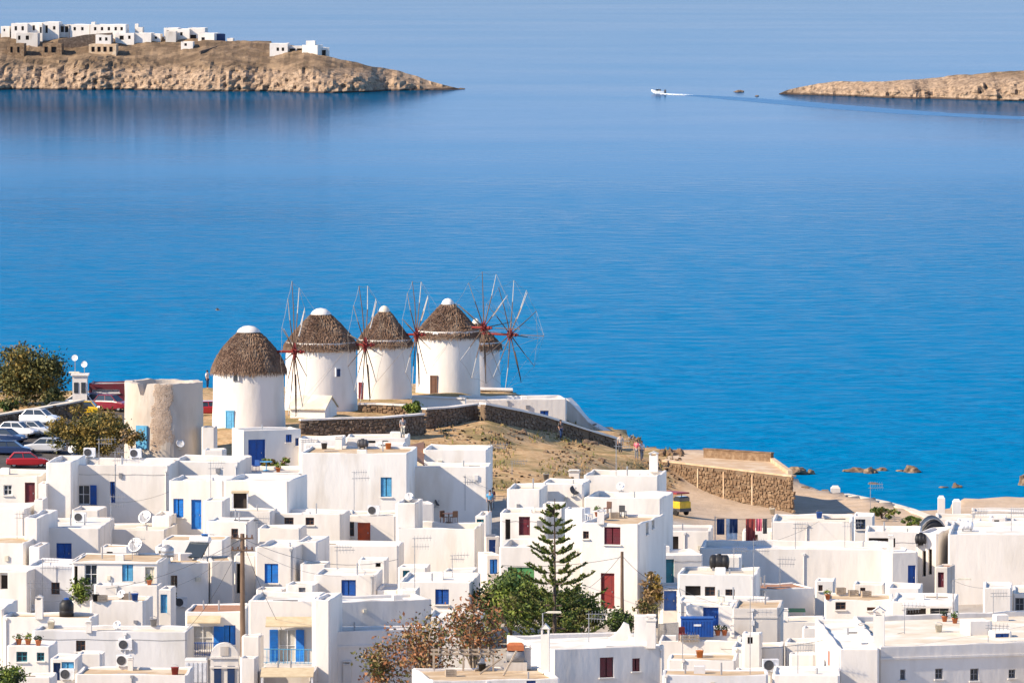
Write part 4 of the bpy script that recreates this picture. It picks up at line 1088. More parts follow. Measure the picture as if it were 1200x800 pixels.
def gabled_shed():
    Y = YZ(403.5, 10); A = at(340, 478, Y); Bp = at(381, 478, Y); zb = tz(A.x, Y) - .4; a = R(-16)
    t = thing('shed', 'small white gabled shed with yellowish roof at the foot of a windmill', 'shed', (A.x, A.y, zb))
    u = Vector((math.cos(a), math.sin(a), 0)); v = Vector((-u.y, u.x, 0)); w = (Bp.x - A.x) / u.x; dp = 3.6; ze = A.z; zg = ze + .95
    P = [A, A + u * w, A + u * w + v * dp, A + v * dp]; lo = lambda p: Vector((p.x, p.y, zb))
    mb = MB()
    for i in range(4): mb.face([lo(P[i]), lo(P[(i + 1) % 4]), P[(i + 1) % 4], P[i]])
    rl, rr = A + v * (dp / 2) + Z1 * .95, A + u * w + v * (dp / 2) + Z1 * .95
    mb.face([P[1], P[2], rr]); mb.face([P[3], P[0], rl]); mb.build('wall', 'white', t, solid=True)
    mb = MB()
    for (e0, e1, r0, r1, s) in ((P[0], P[1], rl, rr, -1), (P[3], P[2], rl, rr, 1)):
        o = v * (s * .25) - Z1 * .12
        a0, a1, b0, b1 = e0 + o - u * .15, e1 + o + u * .15, r0 - u * .15, r1 + u * .15
        for k in (0, 1): mb.face([x + Z1 * (.02 + .12 * k) for x in (a0, a1, b1, b0)])
        for x, y in ((a0, a1), (a1, b1), (b1, b0), (b0, a0)): mb.face([x + Z1 * .02, y + Z1 * .02, y + Z1 * .14, x + Z1 * .14])
    mb.build('roof', 'roof_cream', t, solid=True)
gabled_shed()
# pinkish lean-to roof between two houses below the mills
def clay_leanto():
    p = [W(478, 522, 377), W(497, 517, 380), W(497, 543, 373.5), W(480, 533, 373.5)]
    t = thing('lean_to_roof', 'pinkish clay lean-to roof between two cream houses', 'roof', p[2] - Z1 * 2)
    mb = MB(); mb.grid([[p[0], p[1]], [p[3], p[2]]]); mb.grid([[q - Z1 * .15 for q in (p[0], p[1])], [q - Z1 * .15 for q in (p[3], p[2])]]); mb.face([p[3], p[2], p[2] - Z1 * .15, p[3] - Z1 * .15])
    mb.build('slope', 'roof_clay', t)
    for q in (p[0], p[1], p[2], p[3]): mb = MB(); mb.box((q.x, q.y, q.z - 4), X1, .2, 3.86, .2); mb.build('post', 'wood', t)
clay_leanto()

# ------------------------------------------------------------------ houses on the far headland
def far_house(label, *bl, **k): HOUSE(label, *bl, group='houses on the far headland', **k)
def FB(x0, x1, yt, Y, d=5, a=-6, wall='white', ops=(), roof='roof_white'): return B(x0, x1, yt, Y, d, a, wall, roof, .2, ops, base=at(x0, yt, YM(yt, Y)).z - 9)
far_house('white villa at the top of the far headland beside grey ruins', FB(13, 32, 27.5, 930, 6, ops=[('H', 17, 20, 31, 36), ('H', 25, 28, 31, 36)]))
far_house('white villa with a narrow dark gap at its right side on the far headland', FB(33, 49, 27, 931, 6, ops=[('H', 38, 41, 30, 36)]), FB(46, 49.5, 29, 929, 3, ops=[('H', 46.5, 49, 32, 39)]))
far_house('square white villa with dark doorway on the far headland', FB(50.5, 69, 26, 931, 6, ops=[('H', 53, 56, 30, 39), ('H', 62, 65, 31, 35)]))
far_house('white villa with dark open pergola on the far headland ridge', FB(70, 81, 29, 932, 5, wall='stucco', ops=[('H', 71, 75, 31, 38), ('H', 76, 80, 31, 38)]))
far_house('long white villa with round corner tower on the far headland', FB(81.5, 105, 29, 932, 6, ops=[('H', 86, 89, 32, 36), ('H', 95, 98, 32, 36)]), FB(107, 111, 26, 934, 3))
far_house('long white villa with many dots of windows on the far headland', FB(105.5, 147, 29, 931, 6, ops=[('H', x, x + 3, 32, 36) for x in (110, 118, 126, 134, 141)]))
far_house('white villa with terrace wall standing forward on the far headland', FB(135, 157, 39, 926, 6, ops=[('H', 140, 145, 42, 47), ('H', 150, 153, 42, 46)]), FB(157, 177, 39, 926.6, 6), FB(158, 162, 28, 936, 2), FB(160, 167, 32, 935, 3))
far_house('white villa with brown stone front on the far headland slope', FB(192, 208, 33, 930, 6, ops=[('H', 195, 198, 36, 41)]), FB(194, 206, 37, 926, 3, wall='stucco'))
far_house('stepped white villa with shaded side on the far headland', FB(205, 222, 34, 929, 6, ops=[('H', 211, 214, 38, 42)]), FB(220, 240, 33, 930, 6, ops=[('H', 223, 230, 41, 48)]), FB(232, 251, 39, 923, 6, a=-14, ops=[('H', 236, 240, 44, 48)]))
far_house('dark blue walled block at the end of the villas on the far headland', FB(250.5, 264, 40, 924, 5, a=16, wall='navy'))
far_house('lone white villa with low tower and pergola near the headland tip', FB(316, 337, 51, 899, 5, ops=[('H', 324, 327, 56, 60), ('H', 330, 333, 56, 60)]), FB(337.5, 356, 54, 900, 4, wall='stucco', ops=[('H', 339, 346, 57, 63), ('H', 348, 354, 57, 63)]),
          FB(354, 372, 53, 897, 5, a=-16), FB(358.5, 369, 48, 900, 3), FB(373, 386, 56, 899, 5, a=14, ops=[('H', 376, 382, 59, 66)]))
far_house('brown stone farm ruin with square openings on the far headland', FB(19, 44, 39, 924, 4, wall='stucco', ops=[('H', 21, 24, 42, 47), ('H', 30, 34, 42, 47)], roof='roof_clay'), name='stone_ruin')
far_house('low brown stone ruin above the cliffs at the far left', FB(8, 28, 51, 914, 4, wall='rubble', ops=[('H', 12, 15, 55, 62), ('H', 20, 23, 55, 62)], roof='roof_ochre'), name='stone_ruin')
far_house('row of half built stone rooms with pale pillars on the far headland', FB(50, 72, 51, 914, 4, wall='rubble', ops=[('H', 52, 56, 55, 62), ('H', 60, 66, 55, 62)], roof='roof_ochre'), FB(104, 136, 52, 913, 4, wall='sand_wall', ops=[('H', x, x + 4, 55, 61) for x in (107, 114, 121, 128)], roof='roof_ochre'), name='stone_ruin')
far_house('tiny white cottage at the outer left of the far headland ridge', FB(1, 11, 31, 931, 4, ops=[('H', 4, 6, 34, 37)]))
far_house('low white cottage between the forward villa and the brown fronted villa', FB(178, 188, 40, 928, 4, ops=[('H', 181, 184, 43, 46)]))
far_house('white garden hut beyond the dark blue walled block', FB(266, 273, 45, 925, 3))
far_house('flat white outbuilding below the stepped villa', FB(212, 226, 49, 915, 3, ops=[('H', 216, 219, 51, 54)]))
far_house('white terrace house under the long villa with dots of windows', FB(112, 130, 41, 922, 4, ops=[('H', 116, 119, 44, 48), ('H', 123, 126, 44, 48)]))
pl = dense([W(68, 47, 921), W(100, 41, 922), W(132, 38.5, 923)], 4)
stone_wall('field_wall', 'dark brown field wall climbing past the villas on the far headland', pl, [4.0] * len(pl), mat='dark_rubble', cop=None, stones=False)
pl = dense([W(235, 60, 905), W(262, 52, 918), W(300, 48, 927), W(318, 48.5, 927)], 4)
stone_wall('field_wall', 'grey dry stone field wall between the villas and the lone villa', pl, [3.5] * len(pl), mat='dark_rubble', cop=None, stones=False)

# ------------------------------------------------------------------ what stands where the picture shows it: look down on the solids
BVH = BVHTree.FromPolygons(SOLV, SOLF)
def hit(px, py):
    loc, n, i, d = BVH.ray_cast(CAM, ray(px, py).normalized())
    return loc, n
def ground_at(x, y, ztop=60):
    loc, n, i, d = BVH.ray_cast(Vector((x, y, ztop)), Vector((0, 0, -1))); return loc
def on_ground(px, py):
    return GROUND.ray_cast(CAM, ray(px, py).normalized())[0]
def stand(px, py, up=14):
    """point on a level surface seen at that pixel, or on the nearest one above it in the picture"""
    for k in [0, 1, -1, 2, -2, 3, -3, 4, -4, 5, -5, 6, 7, -6, 8, 9, -8, 10, 12, up, -12]:
        l, n = hit(px, py - k)
        if l is not None and abs(n.z) > .6: return l
    l, n = hit(px, py)
    print('STAND?', px, py); return l

# ------------------------------------------------------------------ vehicles
def make_car(name, label, paint_, tall=1.0):
    t = thing(name, label, 'car', (0, 0, 0), 'cars in the car park')
    st = [(-2.08, .45, .62, .72), (-2.0, .30, .86, .80), (-1.5, .22, .93, .84), (-.6, .20, .95, .86), (.5, .20, .95, .86), (1.15, .22, .90, .85), (1.75, .28, .80, .80), (2.05, .36, .66, .72), (2.12, .45, .55, .66)]
    mb = MB(); rows = []
    for (x, z0, z1, w) in st:
        z1 *= tall
        rows.append([(x, -w * .9, z0), (x, -w, z0 + .12), (x, -w, z1 - .12), (x, -w * .93, z1), (x, w * .93, z1), (x, w, z1 - .12), (x, w, z0 + .12), (x, w * .9, z0)])
    mb.grid(rows, True); mb.face(rows[0]); mb.face(rows[-1][::-1]); body = mb.build('body', paint_, t, smooth=False)
    zb, zt = .90 * tall, 1.44 * tall
    lo = [(-1.75, .76), (1.05, .78)]; hi = [(-1.25, .60), (.30, .62)]
    q = lambda x, w, z: [(x, -w, z), (x, w, z)]
    a, b = q(lo[0][0], lo[0][1], zb), q(lo[1][0], lo[1][1], zb); c, d = q(hi[0][0], hi[0][1], zt), q(hi[1][0], hi[1][1], zt)
    for nm, f in (('rear_window', [a[0], a[1], c[1], c[0]]), ('windscreen', [b[1], b[0], d[0], d[1]]), ('side_window', [a[0], c[0], d[0], b[0]]), ('side_window', [a[1], b[1], d[1], c[1]])):
        mb = MB(); mb.face(f); mb.build(nm, 'glass', t)
    mb = MB(); mb.face([c[0], c[1], d[1], d[0]]); mb.box((-.48, 0, zt - .03), X1, 1.66, .07, 1.34, bev=.03)
    for f, g in ((a[0], c[0]), (a[1], c[1]), (b[0], d[0]), (b[1], d[1])): mb.tube([f, g], .045, 5)
    for s in (0, 1): mb.tube([((a[s][0] + b[s][0]) / 2, a[s][1] * 1.01, zb), ((c[s][0] + d[s][0]) / 2, c[s][1] * 1.01, zt)], .045, 5)
    mb.build('roof', paint_, t)
    for x in (-1.3, 1.32):
        for s in (-1, 1):
            mb = MB(); mb.lathe((x, s * .68, .32), [(.05, -.1), (.3, -.1), (.32, -.06), (.32, .08), (.3, .12), (.2, .13), (.19, .10), (.02, .10)], 14, ax=(0, s, 0)); w = mb.build('wheel', 'tyre', t)
            mb = MB(); mb.lathe((x, s * .68, .32), [(.19, .105), (.17, .135), (.02, .14)], 10, ax=(0, s, 0)); mb.build('rim', 'galvanised', w)
    for s in (-1, 1):
        mb = MB(); mb.box((2.06, s * .5, .56), X1, .08, .14, .3); mb.build('headlight', 'white_paint', t)
        mb = MB(); mb.box((-2.05, s * .56, .62), X1, .06, .16, .22); mb.build('tail_light', 'red', t)
    return t
CARS = [(39, 510, -20, 'car_silver', 'silver hatchback parked at the end of the nearer row', 1), (47, 497, -20, 'car_white', 'white estate car parked behind the silver hatchback', 1.08),
        (21, 511, -22, 'car_white', 'white car squeezed between the silver hatchback and a navy car', 1), (7, 519, -22, 'car_navy', 'navy blue car next to the white cars in the row', 1),
        (14, 533, -8, 'car_navy', 'dark navy car standing behind the red hatchback', .97), (32, 547, 4, 'car_red', 'bright red hatchback at the edge of the car park', 1),
        (94, 486, 172, 'car_yellow', 'yellow car half hidden by the golden shrub', 1), (91, 478, 168, 'car_white', 'white hatchback just behind the yellow car', 1),
        (66, 487, 165, 'car_grey', 'dark grey car next to the yellow car', 1), (131, 481, -30, 'car_wine', 'wine red off-roader near the ruined mill', 1.15),
        (113, 477, -28, 'car_steel', 'steel blue car beside the wine red off-roader', 1), (248, 486, 10, 'car_red', 'red car between the ruined mill and the blue door windmill', 1),
        (52, 530, 170, 'car_silver', 'silver car facing away from the red hatchback', 1), (-14, 526, -22, 'car_grey', 'grey car at the far end of the nearer row', 1)]
for i, (px, py, rz, pm, lab, tall) in enumerate(CARS):
    c = make_car('parked_car', lab, pm, tall); p = on_ground(px, py); c.location = p; c.rotation_euler = (0, 0, R(rz)); c.scale = (.88, .88, .88)
def truck():
    p = on_ground(791, 603); t = thing('small_truck', 'yellow small truck with a red canopy in the shadowed yard', 'truck', (0, 0, 0))
    mb = MB(); mb.box((0, 0, .45), X1, 3.4, .35, 1.6); mb.build('chassis', 'dark_grey', t)
    mb = MB(); mb.box((1.0, 0, .8), X1, 1.3, .75, 1.55, bev=.12); cab = mb.build('cab', 'yellow', t)
    mb = MB(); mb.box((1.05, 0, 1.55), X1, 1.0, .5, 1.4, bev=.15); mb.build('window', 'glass', cab)
    mb = MB(); mb.box((-.75, 0, .8), X1, 1.8, .6, 1.6); mb.build('cargo_bed', 'yellow', t)
    for x in (-1.6, .2):
        for y in (-.75, .75): mb = MB(); mb.box((x, y, 1.4), X1, .06, .9, .06); mb.build('post', 'dark_grey', t)
    mb = MB(); mb.box((-.3, 0, 2.3), X1, 3.2, .16, 1.8, bev=.06); mb.build('canopy', 'red', t)
    for x in (-1.0, 1.0):
        for s in (-1, 1):
            mb = MB(); mb.lathe((x, s * .7, .34), [(.02, -.1), (.34, -.1), (.34, .1), (.02, .12)], 12, ax=(0, s, 0)); mb.build('wheel', 'tyre', t)
    t.location = p; t.rotation_euler = (0, 0, R(-50)); t.scale = (.8, .8, .8)
truck()

# ------------------------------------------------------------------ vegetation
def leaves(mb, pts, size, rnd, up=.3):
    for p in pts:
        n = Vector((rnd.gauss(0, 1), rnd.gauss(0, 1), rnd.gauss(0, 1) + up)).normalized()
        a = n.cross(Vector((rnd.gauss(0, 1), rnd.gauss(0, 1), rnd.gauss(0, 1)))).normalized(); b = n.cross(a); s = size * rnd.uniform(.6, 1.3)
        k = len(mb.v); mb.v += [p - a * s, p + b * s * .5, p + a * s, p - b * s * .5]; mb.f.append((k, k + 1, k + 2, k + 3)); mb.m.append(mb.mi)
def crown(name, parent, c, rad, n, size, mats, seed, clumps=46, fill=.55):
    rnd = random.Random(seed); mb = MB(); cs = []
    while len(cs) < clumps:
        d = Vector((rnd.uniform(-1, 1), rnd.uniform(-1, 1), rnd.uniform(-.85, 1)))
        if d.length > 1: continue
        k = fill + (1 - fill) * rnd.random(); d = d.normalized() * (d.length ** .5) * k
        d *= 1 + .25 * noise.noise(d * 2.3 + Vector((seed, 0, 0)))
        cs.append((Vector((c[0] + d.x * rad[0], c[1] + d.y * rad[1], c[2] + d.z * rad[2])), rnd.uniform(.14, .27) * min(rad), rnd.randrange(len(mats))))
    per = n // clumps
    for (q, r, m) in cs:
        mb.mi = m
        leaves(mb, [q + Vector((rnd.gauss(0, 1), rnd.gauss(0, 1), rnd.gauss(0, .8))) * r for _ in range(per)], size, rnd)
    return mb.build(name, mats, parent), cs
def tree(name, label, px, py, Y, rpx, rpy, n, size, mats, seed, cat='tree', zb=None, depth=None, fill=.55, clumps=46, group=None):
    Y = YZ(Y, (2.4 if name == 'verge_shrub' else 9.5) if Y > 380 else 4.0); c = at(px, py, Y); rx = rpx * mpp(Y); rz = rpy * mpp(Y); g = ground_at(c.x, c.y, c.z + .3)
    gz = tz(c.x, c.y) if (g is None or g.z < tz(c.x, c.y)) else g.z
    if zb is not None: gz = zb
    t = thing(name, label, cat, (c.x, c.y, gz), group); rnd = random.Random(seed)
    cr, cs = crown('crown', t, c, (rx, depth or rx, rz), n, size, mats, seed, clumps, fill)
    mb = MB(); base = Vector((c.x, c.y, gz - .1)); top = Vector((c.x + rnd.uniform(-.2, .2), c.y, c.z - rz * .2)); tr = max(.06, rx * .055)
    mb.tube([base, base.lerp(top, .5) + Vector((rnd.uniform(-.1, .1), 0, 0)), top], tr, 7, r2=tr * .55)
    for (q, r, m) in cs[::2]: mb.tube([base.lerp(top, rnd.uniform(.35, .95)), q.lerp(top, .4) + Vector((0, 0, .1)), q], tr * .4, 4, r2=tr * .12, cap=False)
    mb.build('trunk', 'pale_wood' if name == 'fig_tree' else 'bark', t); return t
tree('tamarisk_tree', 'large round olive brown tree above the car park wall', 30, 441, 414, 47, 37, 12000, .17, ['leaf_olive', 'leaf_olive', 'leaf_gold', 'leaf_dark'], 1, clumps=80)
tree('tamarisk_tree', 'second olive tree at the edge of the car park by the sea', -55, 446, 415, 46, 34, 5000, .2, ['leaf_olive', 'leaf_dark'], 2)
tree('low_shrub', 'low green shrub under the large olive tree', 10, 475, 408, 14, 7, 1200, .15, ['leaf_green', 'leaf_olive'], 3, 'shrub', clumps=16)
tree('low_shrub', 'dark shrub between the large olive tree and the kiosk', 66, 465, 412, 17, 11, 1500, .15, ['leaf_dark', 'leaf_olive'], 4, 'shrub', clumps=20)
tree('golden_shrub', 'golden olive shrub in front of the ruined mill', 106, 506, 385, 54, 27, 9000, .15, ['leaf_gold', 'leaf_olive', 'leaf_gold'], 5, 'shrub', clumps=60)
tree('golden_shrub', 'dry twiggy shrub against the foot of the ruined mill', 153, 512, 383.5, 9, 14, 700, .15, ['leaf_tan', 'leaf_gold'], 6, 'shrub', clumps=14)
tree('round_shrub', 'round green shrub at the corner of the dark stone wall', 485, 478, 400, 11, 8, 1600, .13, ['leaf_green', 'leaf_lime'], 7, 'shrub', clumps=22, fill=.7)
tree('garden_tree', 'broad green bush at the foot of the pine', 598, 706, 331, 48, 34, 8000, .15, ['leaf_green', 'leaf_olive', 'leaf_lime', 'leaf_green'], 8, clumps=60)
tree('garden_tree', 'dark green bush right of the pine trunk', 668, 718, 330, 44, 32, 8000, .14, ['leaf_green', 'leaf_green', 'leaf_dark', 'leaf_olive'], 9, clumps=50)
tree('round_shrub', 'clipped round dark bush below the red door', 727, 728, 329, 17, 15, 2200, .12, ['leaf_dark', 'leaf_green'], 10, 'shrub', clumps=30, fill=.75)
tree('dry_shrub', 'dry golden shrub beside the slim utility pole', 765, 690, 336, 15, 22, 1300, .14, ['leaf_gold', 'leaf_tan'], 11, 'shrub', clumps=22)
tree('fig_tree', 'rust leaved bare branched tree in front of the white balcony', 498, 758, 305, 52, 42, 2100, .15, ['leaf_rust', 'leaf_tan', 'leaf_rust', 'leaf_olive', 'leaf_tan'], 12, clumps=90, fill=.3)
tree('fig_tree', 'rust and tan tree thicket left of the broad green bush', 556, 738, 310, 48, 40, 2100, .15, ['leaf_rust', 'leaf_tan', 'leaf_rust', 'leaf_olive'], 13, clumps=90, fill=.3)
tree('fig_tree', 'low brown leafed tree in the lane under the white balcony', 446, 782, 306, 30, 34, 1300, .15, ['leaf_rust', 'leaf_olive', 'leaf_tan'], 14, clumps=50, fill=.3)
tree('small_tree', 'small dark leafy tree behind the white cube house', 94, 690, 336, 16, 18, 1600, .14, ['leaf_dark', 'leaf_green', 'leaf_lime'], 15, clumps=26)
tree('lane_shrub', 'green leafy shrub at the near corner of the lane', 12, 795, 298, 24, 20, 2200, .13, ['leaf_green', 'leaf_lime', 'leaf_dark'], 16, 'shrub', clumps=30)
tree('terrace_plant', 'yellow green plants on the terrace of the blue double door', 316, 543, 376, 14, 7, 700, .12, ['leaf_lime', 'leaf_gold'], 17, 'plant', clumps=14)
tree('terrace_plant', 'tall yellow green agave like plant beside the blue double door', 335, 541, 376, 6, 10, 400, .12, ['leaf_lime', 'leaf_tan'], 18, 'plant', clumps=9)
tree('dry_shrub', 'grey brown shrub under the shaded alley house', 757, 712, 331, 14, 14, 900, .13, ['leaf_tan', 'leaf_olive'], 19, 'shrub', clumps=18)
tree('dry_shrub', 'leafy shade plant beside the grey house with tan side wall', 198, 698, 337, 8, 14, 800, .13, ['leaf_dark', 'leaf_olive'], 20, 'shrub', clumps=14)

def norfolk_pine():
    Y = YZ(325.5); top = at(650, 584, Y); base = Vector((top.x, Y, tz(top.x, Y) - .1)); rnd = random.Random(4); Hh = top.z - base.z
    t = thing('norfolk_pine', 'tall slender pine with level tiered branches in front of the three level house', 'tree', base)
    mb = MB(); mb.tube([base, base + Z1 * Hh * .5, top], .17, 8, r2=.025); mb.build('trunk', 'bark', t)
    lv = MB(); br = MB(); z = .10
    while z < .985:
        L_ = (.35 + 4.3 * (1 - z) ** .85) * rnd.uniform(.85, 1.1); k = 7 if z < .8 else 5; ph = rnd.random()
        if L_ > 3.8: L_ = 3.8 * rnd.uniform(.9, 1.05)
        for i in range(k):
            q = 2 * math.pi * (i + ph) / k + rnd.uniform(-.15, .15); e = Vector((math.cos(q), math.sin(q), 0)); l = L_ * rnd.uniform(.6, 1.15)
            if rnd.random() < .08: continue
            p0 = base + Z1 * (Hh * z); pts = [p0, p0 + e * (l * .5) + Z1 * (l * .02), p0 + e * l + Z1 * (l * .30)]
            br.tube(pts, .035, 4, r2=.012, cap=False)
            def along(f): return pts[0].lerp(pts[1], f * 2) if f < .5 else pts[1].lerp(pts[2], f * 2 - 1)
            m = int(10 + l * 7)
            for j in range(m):
                f = .28 + .72 * (j + rnd.random()) / m; c = along(min(1, f)); s = Vector((-e.y, e.x, 0)) * rnd.choice((-1, 1)); tw = (e * rnd.uniform(.2, .8) + s * rnd.uniform(0, .7) + Z1 * rnd.uniform(.15, .9)).normalized()
                ln = rnd.uniform(.14, .34) * (.6 + .6 * (1 - z))
                for _ in range(8):
                    p = c + tw * (ln * rnd.random()); a = (tw + Vector((rnd.gauss(0, .5), rnd.gauss(0, .5), rnd.gauss(0, .5)))).normalized(); b = a.cross(Vector((rnd.gauss(0, 1), rnd.gauss(0, 1), rnd.gauss(0, 1)))).normalized()
                    n = len(lv.v); lv.v += [p - a * .15, p + b * .05, p + a * .15, p - b * .05]; lv.f.append((n, n + 1, n + 2, n + 3)); lv.m.append(rnd.randrange(3))
        z += .074 * rnd.uniform(.85, 1.15) * (1.0 - .35 * z)
    br.build('branches', 'bark', t)['kind'] = 'stuff'; lv.build('crown', ['leaf_green', 'leaf_olive', 'leaf_lime'], t)
norfolk_pine()

def dry_grass():
    rnd = random.Random(8); mb = MB()
    for _ in range(5200):
        px, py = rnd.uniform(420, 790), rnd.uniform(488, 575)
        if noise.noise(Vector((px * .03, py * .05, 0))) < .05: continue
        l, n = hit(px, py)
        if l is None or n.z < .6 or l.z > 9.6 or l.z < 4 or tz(l.x, l.y) < l.z - .5: continue
        q = rnd.uniform(0, 6.28); s = Vector((math.cos(q), math.sin(q), 0)) * rnd.uniform(.05, .12); h = rnd.uniform(.1, .4); k = len(mb.v)
        mb.v += [l - s - Z1 * .05, l + s - Z1 * .05, l + Vector((rnd.uniform(-.15, .15), rnd.uniform(-.15, .15), h))]; mb.f.append((k, k + 1, k + 2)); mb.m.append(rnd.randrange(2))
    o = mb.build('dry_grass', ['grass_blade', 'leaf_tan']); o['kind'] = 'stuff'; o['label'] = 'dry yellow grass tufts on the bare slope below the mills'; o['category'] = 'grass'
dry_grass()
def slope_stones():
    rnd = random.Random(21); ms = MB()
    for _ in range(1500):
        px, py = rnd.uniform(420, 800), rnd.uniform(488, 575)
        if noise.noise(Vector((px * .02, py * .04, 7))) < .0: continue
        l, n = hit(px, py)
        if l is None or n.z < .6 or l.z < 4 or tz(l.x, l.y) < l.z - .5 or tz(l.x, l.y) > l.z + .6: continue
        q = rnd.uniform(0, 3.1); u = Vector((math.cos(q), math.sin(q), 0)); s = rnd.uniform(.07, .3) * (1.6 if rnd.random() < .1 else 1); jbox(ms, l - Vector((0, 0, -.05)), u, Vector((-u.y, u.x, 0)), s, s * .7, s, rnd, .35)
    o = ms.build('slope_stones', 'rubble'); o['kind'] = 'stuff'; o['label'] = 'loose brown stones scattered over the bare slope'; o['category'] = 'stones'
slope_stones()

# ------------------------------------------------------------------ rocks
def rock(px, py, wpx, hpx, lab, mat='sea_rock', z=None, seed=0, name='rock', cat='rock'):
    rnd = random.Random(seed + int(px)); p = atz(px, py, z) if z is not None else stand(px, py); k = mpp(p.y)
    bm = bmesh.new(); bmesh.ops.create_icosphere(bm, subdivisions=3, radius=1)
    for v in bm.verts:
        d = v.co.copy(); n = noise.noise(d * 1.3 + Vector((px, py, seed))) * .45 + noise.noise(d * 3.4 + Vector((py, px, seed))) * .25 + noise.noise(d * 7 + Vector((py, 1, seed))) * .1
        v.co = d * (1 + n); v.co.x *= wpx / 2 * k; v.co.y *= wpx / 2 * k * 1.1; v.co.z *= hpx * k * .9
    me = bpy.data.meshes.new(name); bm.to_mesh(me); bm.free(); me.materials.append(MATS[mat])
    o = bpy.data.objects.new(name, me); C.objects.link(o); o.location = (p.x, p.y, p.z - .12 * hpx * k); return tag(o, lab, cat, 'rocks along the shore')
for a in [(1003, 552, 28, 5, 'long flat rock in the water off the stone terrace'), (1020, 554, 17, 8, 'hump of brown rock next to the long flat rock in the water'), (1033, 551, 16, 4, 'low rock lying between the brown hump and the isolated boulder'),
          (1069, 553, 21, 9, 'isolated brown boulder in the water'), (1056, 552, 12, 2.5, 'skerry barely above the water by the isolated boulder'), (1121, 571, 13, 6, 'small rock awash alone in the bay'),
          (1105, 571, 10, 2, 'flat wet rock beside the small lone rock in the bay'), (1202, 568, 20, 18, 'tall rock at the edge of the bay'), (1023, 567, 12, 3, 'barely covered reef rock close to the sea wall'),
          (866, 108, 12, 2.5, 'low islet rock off the far right headland'), (887, 113, 5, 1.8, 'tiny islet rock off the far right headland'), (529, 104, 10, 2.5, 'last rock at the tip of the far left headland'), (541, 104.5, 8, 1.6, 'low wet rock beyond the tip of the far left headland')]:
    rock(*a, z=0, seed=3)
for a in [(916, 556, 20, 8, 'dark rock at the seaward corner of the stone terrace'), (934, 553, 24, 7, 'reef of dark rock jutting out beyond the stone terrace'), (950, 553, 10, 4, 'outermost stone of the reef beyond the stone terrace')]:
    rock(*a, z=0.2, seed=5)
for i, (px, py, w, h, lab) in enumerate([(776, 533, 12, 9, 'pale brown boulder above the rubble terrace'), (787, 533, 13, 8, 'grey boulder between two others above the rubble terrace'), (797, 532, 11, 8, 'square pale boulder at the end of the boulder row'),
                                         (612, 508, 12, 6, 'dark boulder half buried on the bare slope'), (690, 520, 20, 6, 'long dark outcrop on the bare slope under the stone wall'), (640, 530, 8, 4, 'small brown stone on the bare slope'), (705, 540, 10, 5, 'round stone low on the bare slope')]):
    rock(px, py, w, h, lab, mat='sea_rock' if i > 2 else 'rubble', seed=9)

# ------------------------------------------------------------------ roof clutter
def aerial(px, py, hpx, where, arms=2):
    p = stand(px, py); h = hpx * mpp(p.y); rnd = random.Random(int(px * 3 + py)); t = thing('television_aerial', 'thin television aerial ' + where, 'aerial', p, 'television aerials')
    mb = MB(); mb.tube([p - Z1 * .05, p + Z1 * h], .028, 5); mb.build('mast', 'galvanised', t)
    for k in range(arms):
        q = rnd.uniform(-.5, .5); u = Vector((math.cos(q), math.sin(q), 0)); c = p + Z1 * (h * (.98 - .16 * k)); v = Vector((-u.y, u.x, 0)); L_ = rnd.uniform(.9, 1.5)
        mb = MB(); mb.tube([c - u * .2, c + u * L_], .018, 4)
        for j in range(6): e = c + u * (L_ * j / 5.5); mb.tube([e - v * .3 + Z1 * .02, e + v * .3 + Z1 * .02], .010, 3); mb.tube([e - Z1 * .22, e + Z1 * .22], .010, 3)
        mb.build('boom', 'galvanised', t)
def dish(px, py, rpx, where, face=-20, mat='galvanised'):
    p = stand(px, py); k = mpp(p.y); r = rpx * k; t = thing('satellite_dish', 'round satellite dish ' + where, 'dish', p, 'satellite dishes'); h = r * 1.15
    mb = MB(); mb.tube([p - Z1 * .05, p + Z1 * h], .035, 6); mb.box(p, X1, .4, .06, .4); mb.build('stand', 'galvanised', t)
    d = Vector((math.sin(R(face)), -math.cos(R(face)), .55)).normalized(); c = p + Z1 * h + d * .08
    mb = MB(); mb.lathe(c, [(.02, 0), (r * .5, .05 * r), (r * .85, .17 * r), (r, .25 * r), (r, .28 * r), (r * .83, .2 * r), (.02, .03)], 20, ax=d); mb.build('reflector', mat, t, smooth=True)
    mb = MB(); mb.tube([c - Z1 * r * .8, c + d * r * .9], .02, 4); mb.box(c + d * r * .85, X1, .1, .12, .1); mb.build('feed_arm', 'galvanised', t)
def aircon(px, py, where, rz=-5, s=1.0):
    p = stand(px, py); u = Vector((math.cos(R(rz)), math.sin(R(rz)), 0)); n = Vector((u.y, -u.x, 0)); t = thing('air_conditioner', 'white air conditioner box ' + where, 'air conditioner', p, 'air conditioner units'); w, h, d = .95 * s, .72 * s, .36
    mb = MB()
    for q in (-1, 1): mb.box(p + u * (q * w * .35), u, .08, .08, d)
    mb.box(p + Z1 * .08, u, w, h, d, bev=.03); mb.build('case', 'white_paint', t)
    mb = MB(); mb.lathe(p + Z1 * (.08 + h / 2) - u * (w * .14) + n * (d / 2), [(.30 * s, 0), (.30 * s, .03), (.26 * s, .03), (.25 * s, .012), (.05, .012), (.04, .04), (.005, .04)], 18, ax=n); mb.build('fan_grille', 'dark_grey', t)
